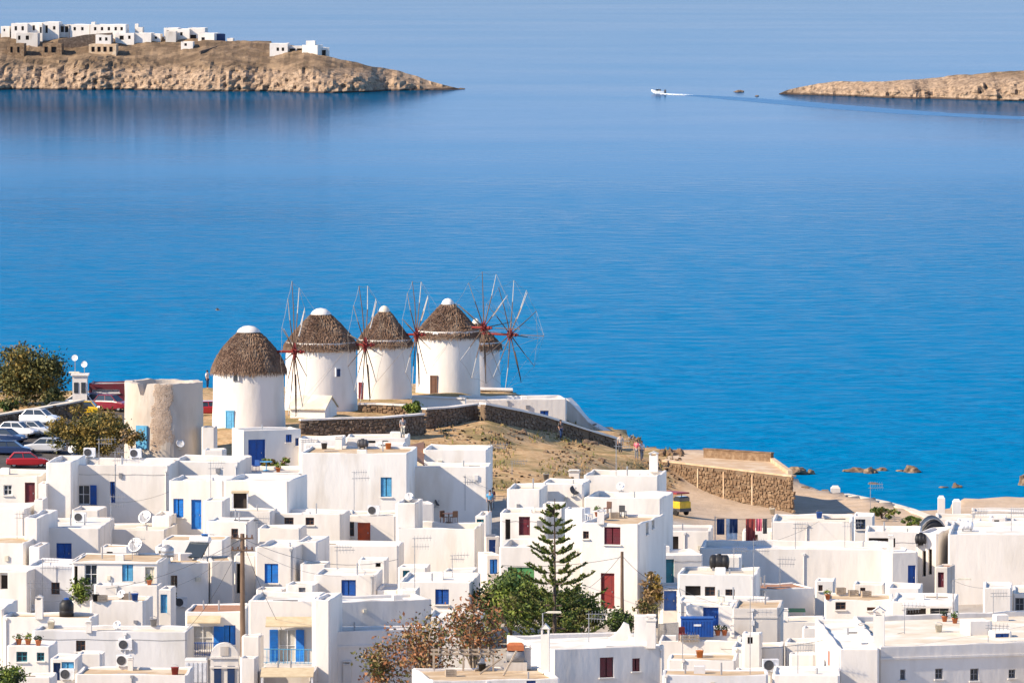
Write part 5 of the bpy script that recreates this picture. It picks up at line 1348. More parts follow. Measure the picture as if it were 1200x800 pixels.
def chimney(px, py, wpx, hpx, where, cap='gable', rz=-5):
    p = stand(px, py); k = mpp(p.y); w, h = wpx * k, hpx * k; u = Vector((math.cos(R(rz)), math.sin(R(rz)), 0)); v = Vector((-u.y, u.x, 0)); t = thing('chimney', 'white chimney ' + where, 'chimney', p, 'white chimneys')
    mb = MB(); mb.box(p - Z1 * .1, u, w, h * .8 + .1, w * .9); mb.build('shaft', 'white', t)
    mb = MB(); zc = p + Z1 * (h * .8); hh = h * .2
    if cap == 'gable':
        for s in (-1, 1): mb.box(zc + u * (s * w * .38), u, w * .2, hh * .55, w * .85)
        a, b = zc + Z1 * (hh * .56), zc + Z1 * (hh * 1.15)
        for s in (-1, 1): mb.face([a + u * (s * w * .62) - v * w * .55, a + u * (s * w * .62) + v * w * .55, b + v * w * .55, b - v * w * .55])
        for s in (-1, 1): mb.face([a - u * w * .62 + v * (s * w * .5), a + u * w * .62 + v * (s * w * .5), b + v * (s * w * .5)])
    else:
        mb.box(zc, u, w * 1.2, hh * .3, w * 1.1)
        for s in (-1, 1):
            for r in (-1, 1): mb.box(zc + Z1 * (hh * .3) + u * (s * w * .4) + v * (r * w * .35), u, w * .16, hh * .4, w * .16)
        mb.box(zc + Z1 * (hh * .7), u, w * 1.1, hh * .3, w, bev=.04)
    mb.build('cap', 'white', t)
def tank(px, py, lpx, rpx, where, mat='black', rz=-5):
    p = stand(px, py); k = mpp(p.y); L_, r = lpx * k, rpx * k; u = Vector((math.cos(R(rz)), math.sin(R(rz)), 0)); t = thing('water_tank', where, 'water tank', p)
    c = p + Z1 * (r + .1); mb = MB(); mb.lathe(c - u * (L_ / 2), [(.01, 0), (r * .6, .04), (r * .92, .12), (r, .2), (r, L_ * .33), (r * .97, L_ * .345), (r, L_ * .36), (r, L_ * .66), (r * .97, L_ * .675), (r, L_ * .69), (r, L_ - .2), (r * .92, L_ - .12), (r * .6, L_ - .04), (.01, L_)], 24, ax=u); mb.build('drum', mat, t, smooth=True)
    for s in (-1, 1): mb = MB(); mb.box(p + u * (s * L_ * .3), u, .12, .25, r * 1.5); mb.build('cradle', 'mid_grey', t)
    mb = MB(); mb.lathe(c + Z1 * (r - .02), [(.14, 0), (.14, .08), (.01, .1)], 10); mb.build('filler_cap', mat, t)
def upright_tank(px, py, rpx, hpx, lab, mat='black', lid='blue'):
    p = stand(px, py); k = mpp(p.y); r, h = rpx * k, hpx * k; t = thing('water_butt', lab, 'water tank', p)
    mb = MB(); mb.lathe(p, [(.02, 0), (r, 0), (r, h * .3), (r * .97, h * .33), (r, h * .36), (r, h * .7), (r * .6, h * .9), (.02, h * .92)], 20); mb.build('drum', mat, t, smooth=True)
    mb = MB(); mb.lathe(p + Z1 * (h * .9), [(r * .35, 0), (r * .35, h * .1), (.01, h * .12)], 12); mb.build('lid', lid, t)
def solar_heater(px, py, lab, rz=-25):
    p = stand(px, py); t = thing('solar_water_heater', lab, 'water heater', p, 'solar water heaters'); u = Vector((math.cos(R(rz)), math.sin(R(rz)), 0)); v = Vector((-u.y, u.x, 0))
    mb = MB(); a = p + Z1 * .15 - v * .7; b = p + v * .5 + Z1 * 1.15; nrm = u.cross(b - a).normalized()
    mb.face([a - u * .8, a + u * .8, b + u * .8, b - u * .8]); mb.face([q - nrm * .08 for q in (b - u * .8, b + u * .8, a + u * .8, a - u * .8)]); mb.build('panel', 'glass', t)
    mb = MB(); mb.lathe(p + v * .65 + Z1 * 1.35 - u * .85, [(.01, 0), (.24, .05), (.26, .12), (.26, 1.58), (.24, 1.65), (.01, 1.7)], 16, ax=u); mb.build('tank', 'white_paint', t, smooth=True)
    mb = MB()
    for s in (-1, 1): mb.tube([p + u * s * .7 + v * .65 - Z1 * .03, p + u * s * .7 + v * .65 + Z1 * 1.2], .025, 4); mb.tube([p + u * s * .7 - v * .7 - Z1 * .03, p + u * s * .7 - v * .7 + Z1 * .15], .025, 4)
    mb.build('frame', 'galvanised', t)
def pot(px, py, lab, s=1.0, mat='terracotta', plant='leaf_green', group='potted plants on the roofs'):
    p = stand(px, py); t = thing('potted_plant', lab, 'plant pot', p, group); rnd = random.Random(int(px * 7 + py))
    mb = MB(); mb.lathe(p, [(.01, 0), (.16 * s, 0), (.24 * s, .38 * s), (.27 * s, .38 * s), (.27 * s, .45 * s), (.22 * s, .45 * s), (.01, .42 * s)], 14); mb.build('pot', mat, t, smooth=True)
    mb = MB(); leaves(mb, [p + Vector((rnd.gauss(0, .16), rnd.gauss(0, .16), .62 + rnd.gauss(0, .13))) * s if False else p + Vector((rnd.gauss(0, .17) * s, rnd.gauss(0, .17) * s, (.62 + rnd.gauss(0, .13)) * s)) for _ in range(70)], .11 * s, rnd); mb.build('foliage', plant, t)
def crate(px, py, lab, w=.7, h=.45, d=.5, mat='pale_wood', rz=10):
    p = stand(px, py); u = Vector((math.cos(R(rz)), math.sin(R(rz)), 0)); v = Vector((-u.y, u.x, 0)); t = thing('crate', lab, 'crate', p, 'crates and boxes left on the roofs')
    for s in (-1, 1):
        for k in range(3): mb = MB(); mb.box(p + v * (s * (d / 2)) + Z1 * (h * k / 3 + .01), u, w, h / 3 - .03, .03); mb.build('slat', mat, t)
        mb = MB(); mb.box(p + u * (s * (w / 2 - .02)), u, .03, h - .01, d - .05); mb.build('end_panel', mat, t)
    mb = MB(); mb.box(p + Z1 * .012, u, w - .08, .03, d - .06); mb.build('base', mat, t)

for a in [(415, 598, 46, 'beside the orange red door'), (545, 597, 40, 'on the stepped tower house terrace'), (247, 583, 42, 'above the utility pole'), (135, 590, 62, 'in front of the blue shutters by the ruined mill'),
          (130, 636, 58, 'beside the two large satellite dishes'), (575, 546, 22, 'at the edge of the bare slope'), (722, 560, 42, 'on the top roof of the three level house'), (883, 690, 70, 'rising past the clothes line'),
          (914, 688, 34, 'over the clay roof strip'), (932, 655, 30, 'on the broad sunlit white house'), (879, 790, 90, 'in front of the pinkish white block house'), (50, 715, 62, 'at the low house with the ochre strip'),
          (36, 718, 36, 'over the grey house with one tiny window'), (486, 690, 60, 'in front of the dark ivy line'), (1164, 710, 24, 'beside the smooth white cube house'), (355, 528, 14, 'at the corner of the broad cream house'),
          (116, 556, 30, 'on the large house by the ruined mill'), (1020, 596, 30, 'near the sandy sea wall'), (1158, 752, 20, 'on the big white corner house')]:
    aerial(*a)
for a in [(1060, 742, 34, 'on the cream roof of the big corner house'), (800, 776, 30, 'on the curved edge roof'), (935, 794, 34, 'over the plain low house by the orange sign'), (690, 752, 34, 'on the maroon shutter house'), (600, 556, 16, 'on the cream corner of the three level house'), (1185, 622, 26, 'on the massive blank wall house'), (1140, 620, 22, 'at the seaward corner of the massive blank wall house'), (300, 640, 34, 'beside the bright blue window house'), (395, 668, 26, 'on the small house with dark blue square window'), (530, 676, 26, 'on the ivy shaded terrace'), (20, 630, 30, 'on the low house under the red door terrace'), (155, 655, 24, 'on the ochre roof with glazed porch'), (860, 664, 24, 'beside the black water drum'), (990, 640, 30, 'at the end of the long flat cream roof')]:
    aerial(*a)
for a in [(171, 616, 8.5, 'standing higher of the two on the plain white wall house', -28), (160, 638, 9.5, 'standing lower of the two on the plain white wall house', -28), (86, 535, 6, 'on the corner of the large house by the ruined mill', -40, 'white_paint'),
          (143, 716, 5, 'on the white cube house with junk', -20, 'white_paint'), (211, 526, 5, 'in front of the ruined mill on the blank upper wall house', 20, 'white_paint'), (480, 588, 5, 'on the stepped tower', -10, 'white_paint'), (672, 582, 6, 'dark and tilted above the pine tip', 30, 'dark_grey'), (728, 574, 5, 'on the upper roof of the three level house', -20, 'white_paint'),
          (511, 594, 4, 'on the edge of the sunken roof terrace', 50, 'dark_grey'), (40, 705, 4, 'over the low house with the ochre strip', -20, 'white_paint'), (138, 752, 5, 'on the wall side of the long pale house', -20, 'white_paint')]:
    dish(*a)
for a in [(94, 612, 'on the annex under the blue shutters'), (438, 604, 'above the orange red door'), (212, 712, 'beside the grey house with tan side wall', 6), (145, 781, 'by the long pale house'), (79, 797, 'at the blue back porch'), (903, 797, 'at the near lane beside the pinkish block', 8, 1.1),
          (105, 537, 'first on the roof by the ruined mill'), (159, 536, 'second on the roof by the ruined mill'), (147, 762, 'hung higher by the long pale house')]:
    aircon(*a)
for a in [(46, 728, 9, 26, 'on the low house with the ochre roof strip', 'gable'), (639, 782, 10, 55, 'tall and slim with gabled cap beside the timber strewn roof', 'gable'), (763, 757, 11, 38, 'with a hooded top at the end of the maroon shutter house', 'hood'), (618, 775, 8, 26, 'with a small square cap on the timber strewn roof', 'hood'),
          (468, 799, 22, 26, 'broad and squat in front of the rust leaved tree', 'hood'), (407, 799, 9, 26, 'thin and round topped under the white balcony', 'hood'), (1030, 757, 13, 46, 'thick and square on the big white corner house', 'gable'), (766, 556, 10, 22, 'at the corner of the three level house', 'gable'),
          (704, 612, 8, 16, 'rounded on the maroon shutter terrace', 'gable'), (1009, 742, 8, 14, 'small on the sloping roof edge', 'gable'), (397, 524, 8, 16, 'grey topped on the broad cream house', 'hood'), (673, 560, 12, 10, 'low and hollow on the top roof', 'hood'),
          (1044, 660, 6, 20, 'slim at the end of the broad sunlit house', 'hood'), (858, 736, 5, 14, 'slim on the crate terrace', 'hood'), (153, 782, 6, 16, 'short on the ochre floor terrace', 'hood'), (104, 742, 7, 12, 'stubby on the long pale house', 'hood'), (920, 527 + 200, 7, 14, 'short near the green awning', 'hood')]:
    chimney(*a)
tank(843, 667, 24, 8.5, 'horizontal black water drum on the cream roof')
tank(1133, 622, 16, 5, 'pale cylinder tank on the shore side roofs', 'white_paint')
tank(425, 521, 14, 5, 'dark cylinder tank on the white roof sheds under the mills', 'dark_grey')
tank(1079, 640, 14, 7, 'black drum in the recess of the white house', 'black')
upright_tank(78, 722, 8.5, 22, 'black upright water butt with blue lid among the roofs')
upright_tank(196, 661, 8, 14, 'pale blue upright tank on the roof edge', 'galvanised', 'galvanised')
solar_heater(230, 652, 'solar water heater with slanting pipes by the blank sunlit wall')
for i, a in enumerate([(22, 757, 'terracotta pot on the small house with two windows, left of three'), (33, 757, 'terracotta pot on the small house with two windows, middle of three'), (45, 757, 'terracotta pot on the small house with two windows, right of three'), (175, 686, 'orange pot at the door of the ochre roof house'),
                       (326, 553, 'round terracotta pot on the blue double door terrace'), (1107, 728, 'bright orange pot on the parapet of the corner house'), (1119, 730, 'larger orange pot on the parapet of the corner house'), (841, 741, 'terracotta pot beside the blue container'), (849, 744, 'second terracotta pot beside the blue container'),
                       (700, 607, 'potted plant among the roof terrace chairs'), (970, 706, 'rounded clay jar by the brown window house')]):
    pot(*a, s=.85, plant=['leaf_green', 'leaf_lime', 'leaf_dark'][i % 3])
for a in [(803, 752, 'slatted crate on the railed terrace, first'), (813, 752, 'slatted crate next to the first on the railed terrace'), (120, 705, 'wooden crate among junk on the white cube house'), (150, 706, 'second wooden crate among junk on the white cube house'),
          (528, 792, 'crate among timber on the ochre roof'), (985, 696, 'pale box on the ochre roof junk house'), (1000, 696, 'pale box next to another on the ochre roof junk house'), (1015, 697, 'last pale box in the row on the ochre roof junk house'), (720, 607, 'dark crate on the maroon shutter terrace')]:
    crate(*a)
def slab(name, lab, cat, px0, px1, py, Yb, d, th, mat, drop=0, posts=None, rz=0, group=None, tilt=0.0):
    """awning, porch roof or container: a panel with thickness, on posts"""
    Y = YM(*Yb[:2]) - Yb[2]; A, Bp = at(px0, py, Y), at(px1, py, Y); t = thing(name, lab, cat, ((A.x + Bp.x) / 2, A.y + d / 2, A.z - (posts or 0)), group)
    u = X1; w = Bp.x - A.x; mb = MB(); c = [A, A + X1 * w, A + X1 * w + Vector((0, d, tilt)), A + Vector((0, d, tilt))]
    rows = [[q + Z1 * k for q in c] for k in (-th, 0)]
    mb.grid(rows, True); mb.face(rows[1]); mb.face(rows[0][::-1]); mb.build('panel', mat, t, solid=False)
    if posts:
        for q in c: mb = MB(); mb.box((q.x + (.08 if q is c[0] or q is c[3] else -.08), q.y + (.08 if q is c[0] or q is c[1] else -.08), q.z - th - posts), X1, .09, posts, .09); mb.build('post', 'white_paint' if mat != 'pale_wood' else 'pale_wood', t)
    return t
slab('awning', 'faded yellow awning over the wide blue shutters', 'awning', 219, 258, 729, (716, 321, 1.5), 1.3, .06, 'canvas', tilt=.35)
slab('awning', 'faded yellow awning over the blue railed balcony', 'awning', 311, 369, 733, (703, 319, 2.6), 1.9, .08, 'canvas', tilt=.45)
slab('awning', 'ochre awning over the lane under the railed balcony', 'awning', 305, 367, 792, (786, 308, 3.4), 2.6, .06, 'canvas', posts=3.5, tilt=.3)
slab('awning', 'green awning on the shaded lilac house', 'awning', 922, 944, 716, (690, 338, 1.6), 1.4, .05, 'green', posts=1.2, tilt=.1)
slab('porch_roof', 'thin white porch slab on posts beside the narrow lane', 'porch', 1060, 1117, 710, (704, 334, 3.5), 2.6, .14, 'white', posts=3.2)
slab('porch_roof', 'rolled blind porch roof over the dark recessed porch', 'porch', 271, 291, 576, (562, 359, 2.0), 1.3, .12, 'canvas', posts=2.0)
def container():
    p = stand(817, 744); w = 38 * mpp(p.y); t = thing('blue_container', 'long bright blue metal container on the railed terrace', 'container', p)
    mb = MB(); mb.box(p, X1, w, 1.25, 1.1, bev=.04)
    for k in range(11): mb.box(p + X1 * (-w / 2 + w * (k + .5) / 11) - Vector((0, .56, 0)) + Z1 * .1, X1, .06, 1.0, .04)
    mb.build('body', 'blue', t); mb = MB(); mb.box(p + Z1 * 1.252, X1, w + .08, .08, 1.18); mb.build('lid', 'blue', t)
    mb = MB(); mb.box(p + Vector((0, -.595, .75)), X1, .5, .14, .02); mb.build('label_plate', 'white_paint', t)
container()
def railing(name, lab, pts, h, mat, step=.28, slabmat=None, sd=1.0):
    t = thing(name, lab, 'railing', pts[0]); pts = [Vector(p) for p in pts]
    mb = MB(); mb.tube([p + Z1 * h for p in pts], .03, 5); mb.tube([p + Z1 * .1 for p in pts], .022, 5); mb.build('handrail', mat, t)
    for a, b in zip(pts[:-1], pts[1:]):
        n = max(1, int((b - a).length / step))
        for k in range(n + 1): q = a.lerp(b, k / n); mb = MB(); mb.tube([q, q + Z1 * h], .02, 4); mb.build('baluster', mat, t)
    if slabmat:
        a, b = pts[1], pts[2]; mb = MB(); m = (a + b) / 2; mb.box((m.x, m.y + sd / 2 - .05, m.z - .18), X1, (b - a).length + .15, .175, sd + .1); mb.build('slab', slabmat, t)
yb_ = YM(703, 319) - 2.2; a, b = at(308, 777, yb_), at(366, 778, yb_); railing('balcony', 'blue railed balcony before the tall blue doors', [a + Vector((0, 1.4, 0)), a, b, b + Vector((0, 1.2, 0))], 1.0, 'sky_blue', .26, 'white', 1.5)
yb_ = YM(716, 321) - 1.3; a, b = at(217, 768, yb_), at(258, 768, yb_); railing('balcony', 'solid blue balcony rail under the wide blue shutters', [a + Vector((0, .9, 0)), a, b, b + Vector((0, .9, 0))], .9, 'blue', .12, 'white', 1.0)
a, b = stand(771, 752), stand(795, 752); railing('roof_rail', 'pale roof rail at the edge of the crate terrace', [a, b], 1.3, 'mid_grey', .9)

def bell_gable():
    Y = YZ(309); A = at(263, 800, Y); zb = tz(A.x, Y); k = mpp(Y); t = thing('bell_gable', 'small arched white chapel gable with barred openings in the lane', 'chapel gable', (A.x, Y, zb)); w = 33 * k; ztop = at(263, 753, Y).z; sp = ztop - w / 2
    prof = [Vector((A.x - w / 2, Y, zb)), Vector((A.x + w / 2, Y, zb))] + [Vector((A.x + math.cos(q) * w / 2, Y, sp + math.sin(q) * w / 2)) for q in [math.pi * i / 14 for i in range(15)]]
    mb = MB(); d = Vector((0, .7, 0)); mb.face(prof); mb.face([q + d for q in prof][::-1])
    for i in range(len(prof)): j = (i + 1) % len(prof); mb.face([prof[i], prof[j], prof[j] + d, prof[i] + d])
    mb.build('gable', 'white', t)
    for s in (-.24, .24):
        mb = MB(); mb.box((A.x + s * w, Y - .02, sp - 1.9), X1, w * .26, 1.3, .1); mb.build('opening', 'navy', t)
    for z in (-.1, -.75, -2.1): mb = MB(); mb.box((A.x, Y - .04, sp + z), X1, w * 1.04, .12, .14); mb.build('ledge', 'white', t)
    mb = MB(); mb.box((A.x, Y - .03, sp + .1), X1, w * .3, .6, .08); mb.build('niche', 'stucco', t)
bell_gable()
def planter():
    A = at(230, 797, YZ(307.5)); zb = tz(A.x, A.y); w = 26 * mpp(A.y); t = thing('wall_box', 'white square wall box with slatted front before the blue balcony', 'wall box', (A.x, A.y, zb)); zt = at(230, 771, A.y).z
    mb = MB(); mb.box((A.x, A.y, zb), X1, w, zt - zb, 1.4, bev=.06); mb.build('body', 'white', t)
    for k in range(5): mb = MB(); mb.box((A.x - w * .4 + w * .2 * k, A.y - .72, zt - 1.5), X1, w * .13, 1.3, .05); mb.build('slat', 'white_paint', t)
planter()

def pergola(px0, px1, py, Y, d, lab):
    A, Bp = at(px0, py, Y), at(px1, py, Y); g = ground_at(A.x + .5, Y + .5, A.z - .1); zb = g.z if g else A.z - 2; t = thing('pergola', lab, 'pergola', ((A.x + Bp.x) / 2, Y, zb)); w = Bp.x - A.x
    for x in (0, .5, 1):
        for y in (0, d): mb = MB(); mb.box((A.x + w * x, Y + y, zb), X1, .12, A.z - zb, .12); mb.build('post', 'pale_wood', t)
    for y in (0, d): mb = MB(); mb.box((A.x + w / 2, Y + y, A.z + .003), X1, w + .4, .14, .12); mb.build('beam', 'pale_wood', t)
    n = int(w / .6)
    for k in range(n): mb = MB(); mb.box((A.x + w * (k + .5) / n, Y + d / 2, A.z + .145), X1, .07, .1, d + .5); mb.build('rafter', 'pale_wood', t)
pergola(508, 578, 767, stand(540, 786).y, 2.5, 'pale timber pergola on the ochre roof under the rust leaved tree')
def stove():
    p = stand(604, 784); t = thing('roof_boiler', 'rusty barbecue boiler with grey belly and orange brick hood', 'boiler', p)
    mb = MB(); mb.box(p, X1, 1.5, .55, .8); mb.build('base', 'stucco', t)
    mb = MB(); mb.lathe(p + Vector((-.6, 0, .9)), [(.01, 0), (.38, .05), (.4, 1.15), (.01, 1.2)], 16, ax=(1, 0, 0)); mb.build('belly', 'mid_grey', t, smooth=True)
    mb = MB(); mb.box(p + Vector((0, .1, 1.3)), X1, 1.1, .5, .7, bev=.15); mb.build('hood', 'terracotta', t)
stove()
for i, (x0, y0, x1, y1) in enumerate([(562, 790, 585, 772), (590, 792, 604, 762), (556, 786, 574, 781)]):
    a, b = stand(x0, y0), stand(x0 + 4, y0 - 4); a = a + Z1 * .06; e = a + Vector(((x1 - x0) * .06, .8, (y0 - y1) * .05))
    mb = MB(); mb.tube([a, e], .07, 5); tag(mb.build('timber_pole', 'pale_wood', origin=a), ['pale timber pole leaning up from the ochre roof', 'steep grey branch propped beside the boiler', 'short timber lying on the ochre roof'][i], 'timber')

def chair(px, py, lab, mat, rz):
    p = stand(px, py); t = thing('terrace_chair', lab, 'chair', p, 'chairs left on the terraces'); u = Vector((math.cos(R(rz)), math.sin(R(rz)), 0)); v = Vector((-u.y, u.x, 0))
    mb = MB(); mb.box(p + Z1 * .42, u, .46, .05, .44, bev=.015); mb.build('seat', mat, t)
    mb = MB(); mb.box(p + v * .2 + Z1 * .473, u, .46, .45, .05, bev=.02); mb.build('backrest', mat, t)
    for i in (-1, 1):
        for j in (-1, 1): mb = MB(); mb.box(p + u * (i * .19) + v * (j * .17), u, .045, .418, .045); mb.build('leg', mat, t)
def table(px, py, lab, mat):
    p = stand(px, py); t = thing('terrace_table', lab, 'table', p, 'tables left on the terraces')
    mb = MB(); mb.lathe(p + Z1 * .70, [(.01, 0), (.5, 0), (.52, .02), (.5, .045), (.01, .045)], 18); mb.build('table_top', mat, t)
    mb = MB(); mb.tube([p, p + Z1 * .699], .05, 7); mb.lathe(p, [(.01, 0), (.28, 0), (.25, .05), (.01, .06)], 14); mb.build('pedestal', mat, t)
for a in [(690, 606, 'white terrace chair beside the round table on the maroon shutter terrace', 'white_paint', 30), (712, 603, 'brown terrace chair on the maroon shutter terrace', 'brown', -40), (730, 606, 'dark terrace chair nearest the corner of the maroon shutter terrace', 'dark_grey', 160),
          (800, 748, 'red chair beside the blue container', 'red', 20), (845, 706, 'pale chair on the flat roof over the blue door', 'cream_paint', 70), (300, 552, 'blue chair on the terrace of the blue double door', 'blue', -30), (520, 615, 'brown chair in the sunken roof terrace', 'brown', 40), (532, 614, 'second brown chair in the sunken roof terrace, facing the first', 'brown', 210)]:
    chair(*a)
for a in [(702, 604, 'round white table on the maroon shutter terrace', 'white_paint'), (526, 614, 'round brown table in the sunken roof terrace', 'brown'), (312, 551, 'round blue table on the terrace of the blue double door', 'sky_blue')]:
    table(*a)
# stacked sacks, buckets and coils left on roofs
def bucket(px, py, lab, mat, s=1):
    p = stand(px, py); t = thing('bucket', lab, 'bucket', p, 'buckets left on the roofs')
    mb = MB(); mb.lathe(p, [(.01, 0), (.17 * s, 0), (.22 * s, .4 * s), (.235 * s, .4 * s), (.235 * s, .43 * s), (.2 * s, .43 * s), (.155 * s, .05), (.01, .05)], 14); mb.build('pail', mat, t, smooth=True)
    mb = MB(); mb.tube([p + Vector((math.cos(q) * .21 * s, 0, .41 * s + abs(math.sin(q)) * .16 * s)) for q in [math.pi * k / 8 for k in range(9)]], .012, 4); mb.build('handle', 'galvanised', t)
for i, (px, py, lab) in enumerate([(112, 706, 'black bucket on the white cube house junk roof'), (158, 705, 'blue bucket on the white cube house junk roof'), (60, 735, 'pale bucket on the low house with the ochre strip'), (180, 732, 'grey bucket on the long pale house'), (205, 790, 'red bucket on the ochre floor terrace'),
                                   (240, 640, 'blue bucket by the solar pipes'), (380, 524, 'dark bucket on the broad cream house'), (455, 526, 'orange bucket on the broad cream house'), (565, 785, 'black bucket on the timber strewn roof'), (640, 562, 'grey bucket on the top roof of the three level house'), (905, 602, 'pale bucket on the long flat cream roof'), (960, 605, 'blue bucket on the long flat cream roof'), (1100, 740, 'pale bucket on the big corner house roof'), (820, 770, 'orange bucket on the curved edge roof')]):
    bucket(px, py, lab, ['black', 'blue', 'cream_paint', 'mid_grey', 'red', 'bright_blue', 'dark_grey', 'orange', 'black', 'mid_grey', 'cream_paint', 'blue', 'cream_paint', 'orange'][i], 1.15)
# green verge under the sea wall and orange sign on the corner house
tree('verge_shrub', 'green verge growing along the foot of the sandy sea wall', 1035, 600, 392, 24, 5, 1500, .14, ['leaf_green', 'leaf_lime', 'grass_blade'], 31, 'shrub', clumps=30, depth=4)
tree('verge_shrub', 'second green verge further along the sandy sea wall', 1068, 610, 388, 16, 5, 900, .14, ['leaf_green', 'leaf_lime'], 32, 'shrub', clumps=20, depth=3)
def wall_sign():
    l, n = hit(972, 771)
    t = thing('wall_sign', 'narrow orange sign on the white corner house wall', 'sign', l); n = Vector((n.x, n.y, 0)).normalized()
    if n.y > 0: n = -n
    u = Vector((-n.y, n.x, 0)); mb = MB(); mb.box(l + n * .04 - Z1 * .45, u, .34, .95, .06, bev=.02); mb.build('board', 'orange_red', t)
wall_sign()
# peaked parapet on the maroon shutter house and black arched cover by the lane
def peak():
    A = stand(733, 748); t = thing('parapet_peak', 'stepped white parapet peak on the maroon shutter house', 'parapet', A)
    k = mpp(A.y); prof = [(-20, 0), (20, 0), (20, 12), (6, 14), (4, 24), (-2, 27), (-6, 20), (-14, 11), (-20, 8)]; mb = MB()
    f = [A + X1 * (x * k) + Z1 * (y * k - .3) for x, y in prof]; d = Vector((0, .35, 0)); mb.face(f); mb.face([q + d for q in f][::-1])
    for i in range(len(f)): j = (i + 1) % len(f); mb.face([f[i], f[j], f[j] + d, f[i] + d])
    mb.build('gable', 'white', t)
    mb = MB(); c = stand(755, 752); mb.box(c - Z1 * .3, X1, 1.3, 2.0, .8, bev=.05); mb.build('block', 'warm', t)
peak()
def black_cover():
    A = at(1094, 632, YM(632, 366)); t = thing('arched_cover', 'black arched tarpaulin cover standing before the sea wall', 'cover', (A.x, A.y, tz(A.x, A.y))); k = mpp(A.y); zb = tz(A.x, A.y) - .3
    rows = []
    for y in (0, .2, 3.0, 3.2):
        s = .9 if y in (0, 3.2) else 1; rows.append([Vector((A.x + math.cos(q) * 25 * k * s, A.y + y, zb + max(0, math.sin(q)) * (at(1094, 608, A.y).z - zb) * s)) for q in [math.pi - math.pi * i / 18 for i in range(19)]])
    mb = MB(); mb.grid(rows); mb.face(rows[0]); mb.face(rows[-1][::-1]); mb.build('tarpaulin', 'black', t, smooth=False)
    for q in (0, 3.2): mb = MB(); mb.tube([Vector((p.x, A.y + q, p.z + .03)) for p in rows[1]], .05, 5); mb.build('hoop', 'mid_grey', t)
black_cover()

# clothes line
def clothes_line():
    l = stand(872, 636); Y = l.y + 1.0; zb = l.z; a, b = at(838, 606, Y), at(905, 607, Y); t = thing('clothes_line', 'clothes line strung across the flat white roof', 'clothes line', (a.x, Y, zb))
    for q in (a, b): mb = MB(); mb.tube([(q.x, Y, zb - .02), (q.x, Y, a.z + .1)], .045, 6); mb.build('post', 'galvanised', t)
    mb = MB(); mb.tube([a.lerp(b, k / 8) - Z1 * (.12 * math.sin(math.pi * k / 8)) for k in range(9)], .015, 4); mb.build('line', 'dark_grey', t)
    for i, (x0, x1, y1, m, nm, lab) in enumerate([(840, 849, 626, 'navy', 'shirt', 'dark navy shirt hanging on the clothes line'), (851, 864, 632, 'white_paint', 'sheet', 'white sheet hanging on the clothes line'), (855.5, 864.5, 624, 'navy', 'towel', 'blue towel pegged over the white sheet'), (874, 885, 634, 'red', 'towel', 'red and brown towel on the clothes line'),
                                             (886, 893, 622, 'pink', 'shirt', 'small pink shirt on the clothes line'), (894, 899, 625, 'dark_grey', 'sock', 'dark narrow garment at the end of the clothes line')]):
        rnd = random.Random(i); p0, p1 = at(x0, 607.5, Y - .05 - .06 * (i == 2)), at(x1, 607.5, Y - .05 - .06 * (i == 2)); zl = at(x0, y1, Y).z; rows = []
        for k in range(7):
            f = k / 6; rows.append([Vector((p0.x + (p1.x - p0.x) * j / 8, p0.y + .06 * math.sin(j * 1.7 + i + f * 2) * (.3 + f), p0.z + (zl - p0.z) * f)) for j in range(9)])
        mb = MB(); mb.grid(rows); mb.grid([[q + Vector((0, .02, 0)) for q in r] for r in rows]); o = mb.build('cloth_' + nm if False else nm, m, origin=(p0.x, p0.y, zl)); tag(o, lab, 'laundry', 'laundry on the line')
clothes_line()

# poles, wires, lamps
def pole(px, ytop, Y, r, lab, arms=2):
    Y = YZ(Y, 3.6); a = at(px, ytop, Y); zb = tz(a.x, Y); t = thing('utility_pole', lab, 'utility pole', (a.x, Y, zb))
    mb = MB(); mb.tube([(a.x + .06, Y, zb - .3), (a.x, Y, (zb + a.z) / 2), a], r, 9, r2=r * .72); mb.build('post', 'wood', t)
    for k in range(arms):
        z = a.z - .35 - .8 * k; mb = MB(); mb.box((a.x, Y - .14, z), X1, 1.5, .1, .1); c = mb.build('crossarm', 'wood', t)
        for s in (-.65, -.3, .3, .65): mb = MB(); mb.lathe((a.x + s, Y - .14, z + .1), [(.05, 0), (.07, .08), (.04, .12), (.06, .18), (.01, .2)], 8); mb.build('insulator', 'brown', c)
    return a
p1 = pole(284, 625, 312, .20, 'tall brown wooden utility pole between the blue shuttered houses')
p2 = pole(729, 646, 333, .15, 'slim dark utility pole beside the red door', 0)
def onto(px, py, _):
    return hit(px, py)[0]
def wire(a, b, sag, lab, r=.017):
    a, b = Vector(a), Vector(b); mb = MB(); mb.tube([a.lerp(b, k / 14) - Z1 * (sag * 4 * (k / 14) * (1 - k / 14)) for k in range(15)], r, 4); tag(mb.build('cable', 'dark_grey', origin=a), lab, 'cable', 'overhead cables')
wire(p1 - Z1 * .3, onto(466, 655, 349), 1.0, 'overhead cable from the tall pole to the stepped tower house')
wire(p1 - Z1 * .4, onto(219, 737, 320.8), .6, 'overhead cable from the tall pole down to the wide blue shutters')
wire(p1 - Z1 * .5, onto(330, 737, 318.8), .3, 'overhead cable from the tall pole to the tall blue doors')
wire(p1 - Z1 * .3, onto(60, 690, 344), 1.2, 'overhead cable from the tall pole towards the grey house with one tiny window')
wire(p2 - Z1 * .3, onto(796, 690, 335), .6, 'overhead cable from the slim pole to the cream roof house')
wire(p2 - Z1 * .4, onto(588, 662, 340.8), .3, 'overhead cable along the front of the three level house')
wire(onto(845, 760, 318), onto(985, 745, 303), .3, 'overhead cable over the lane to the corner house')
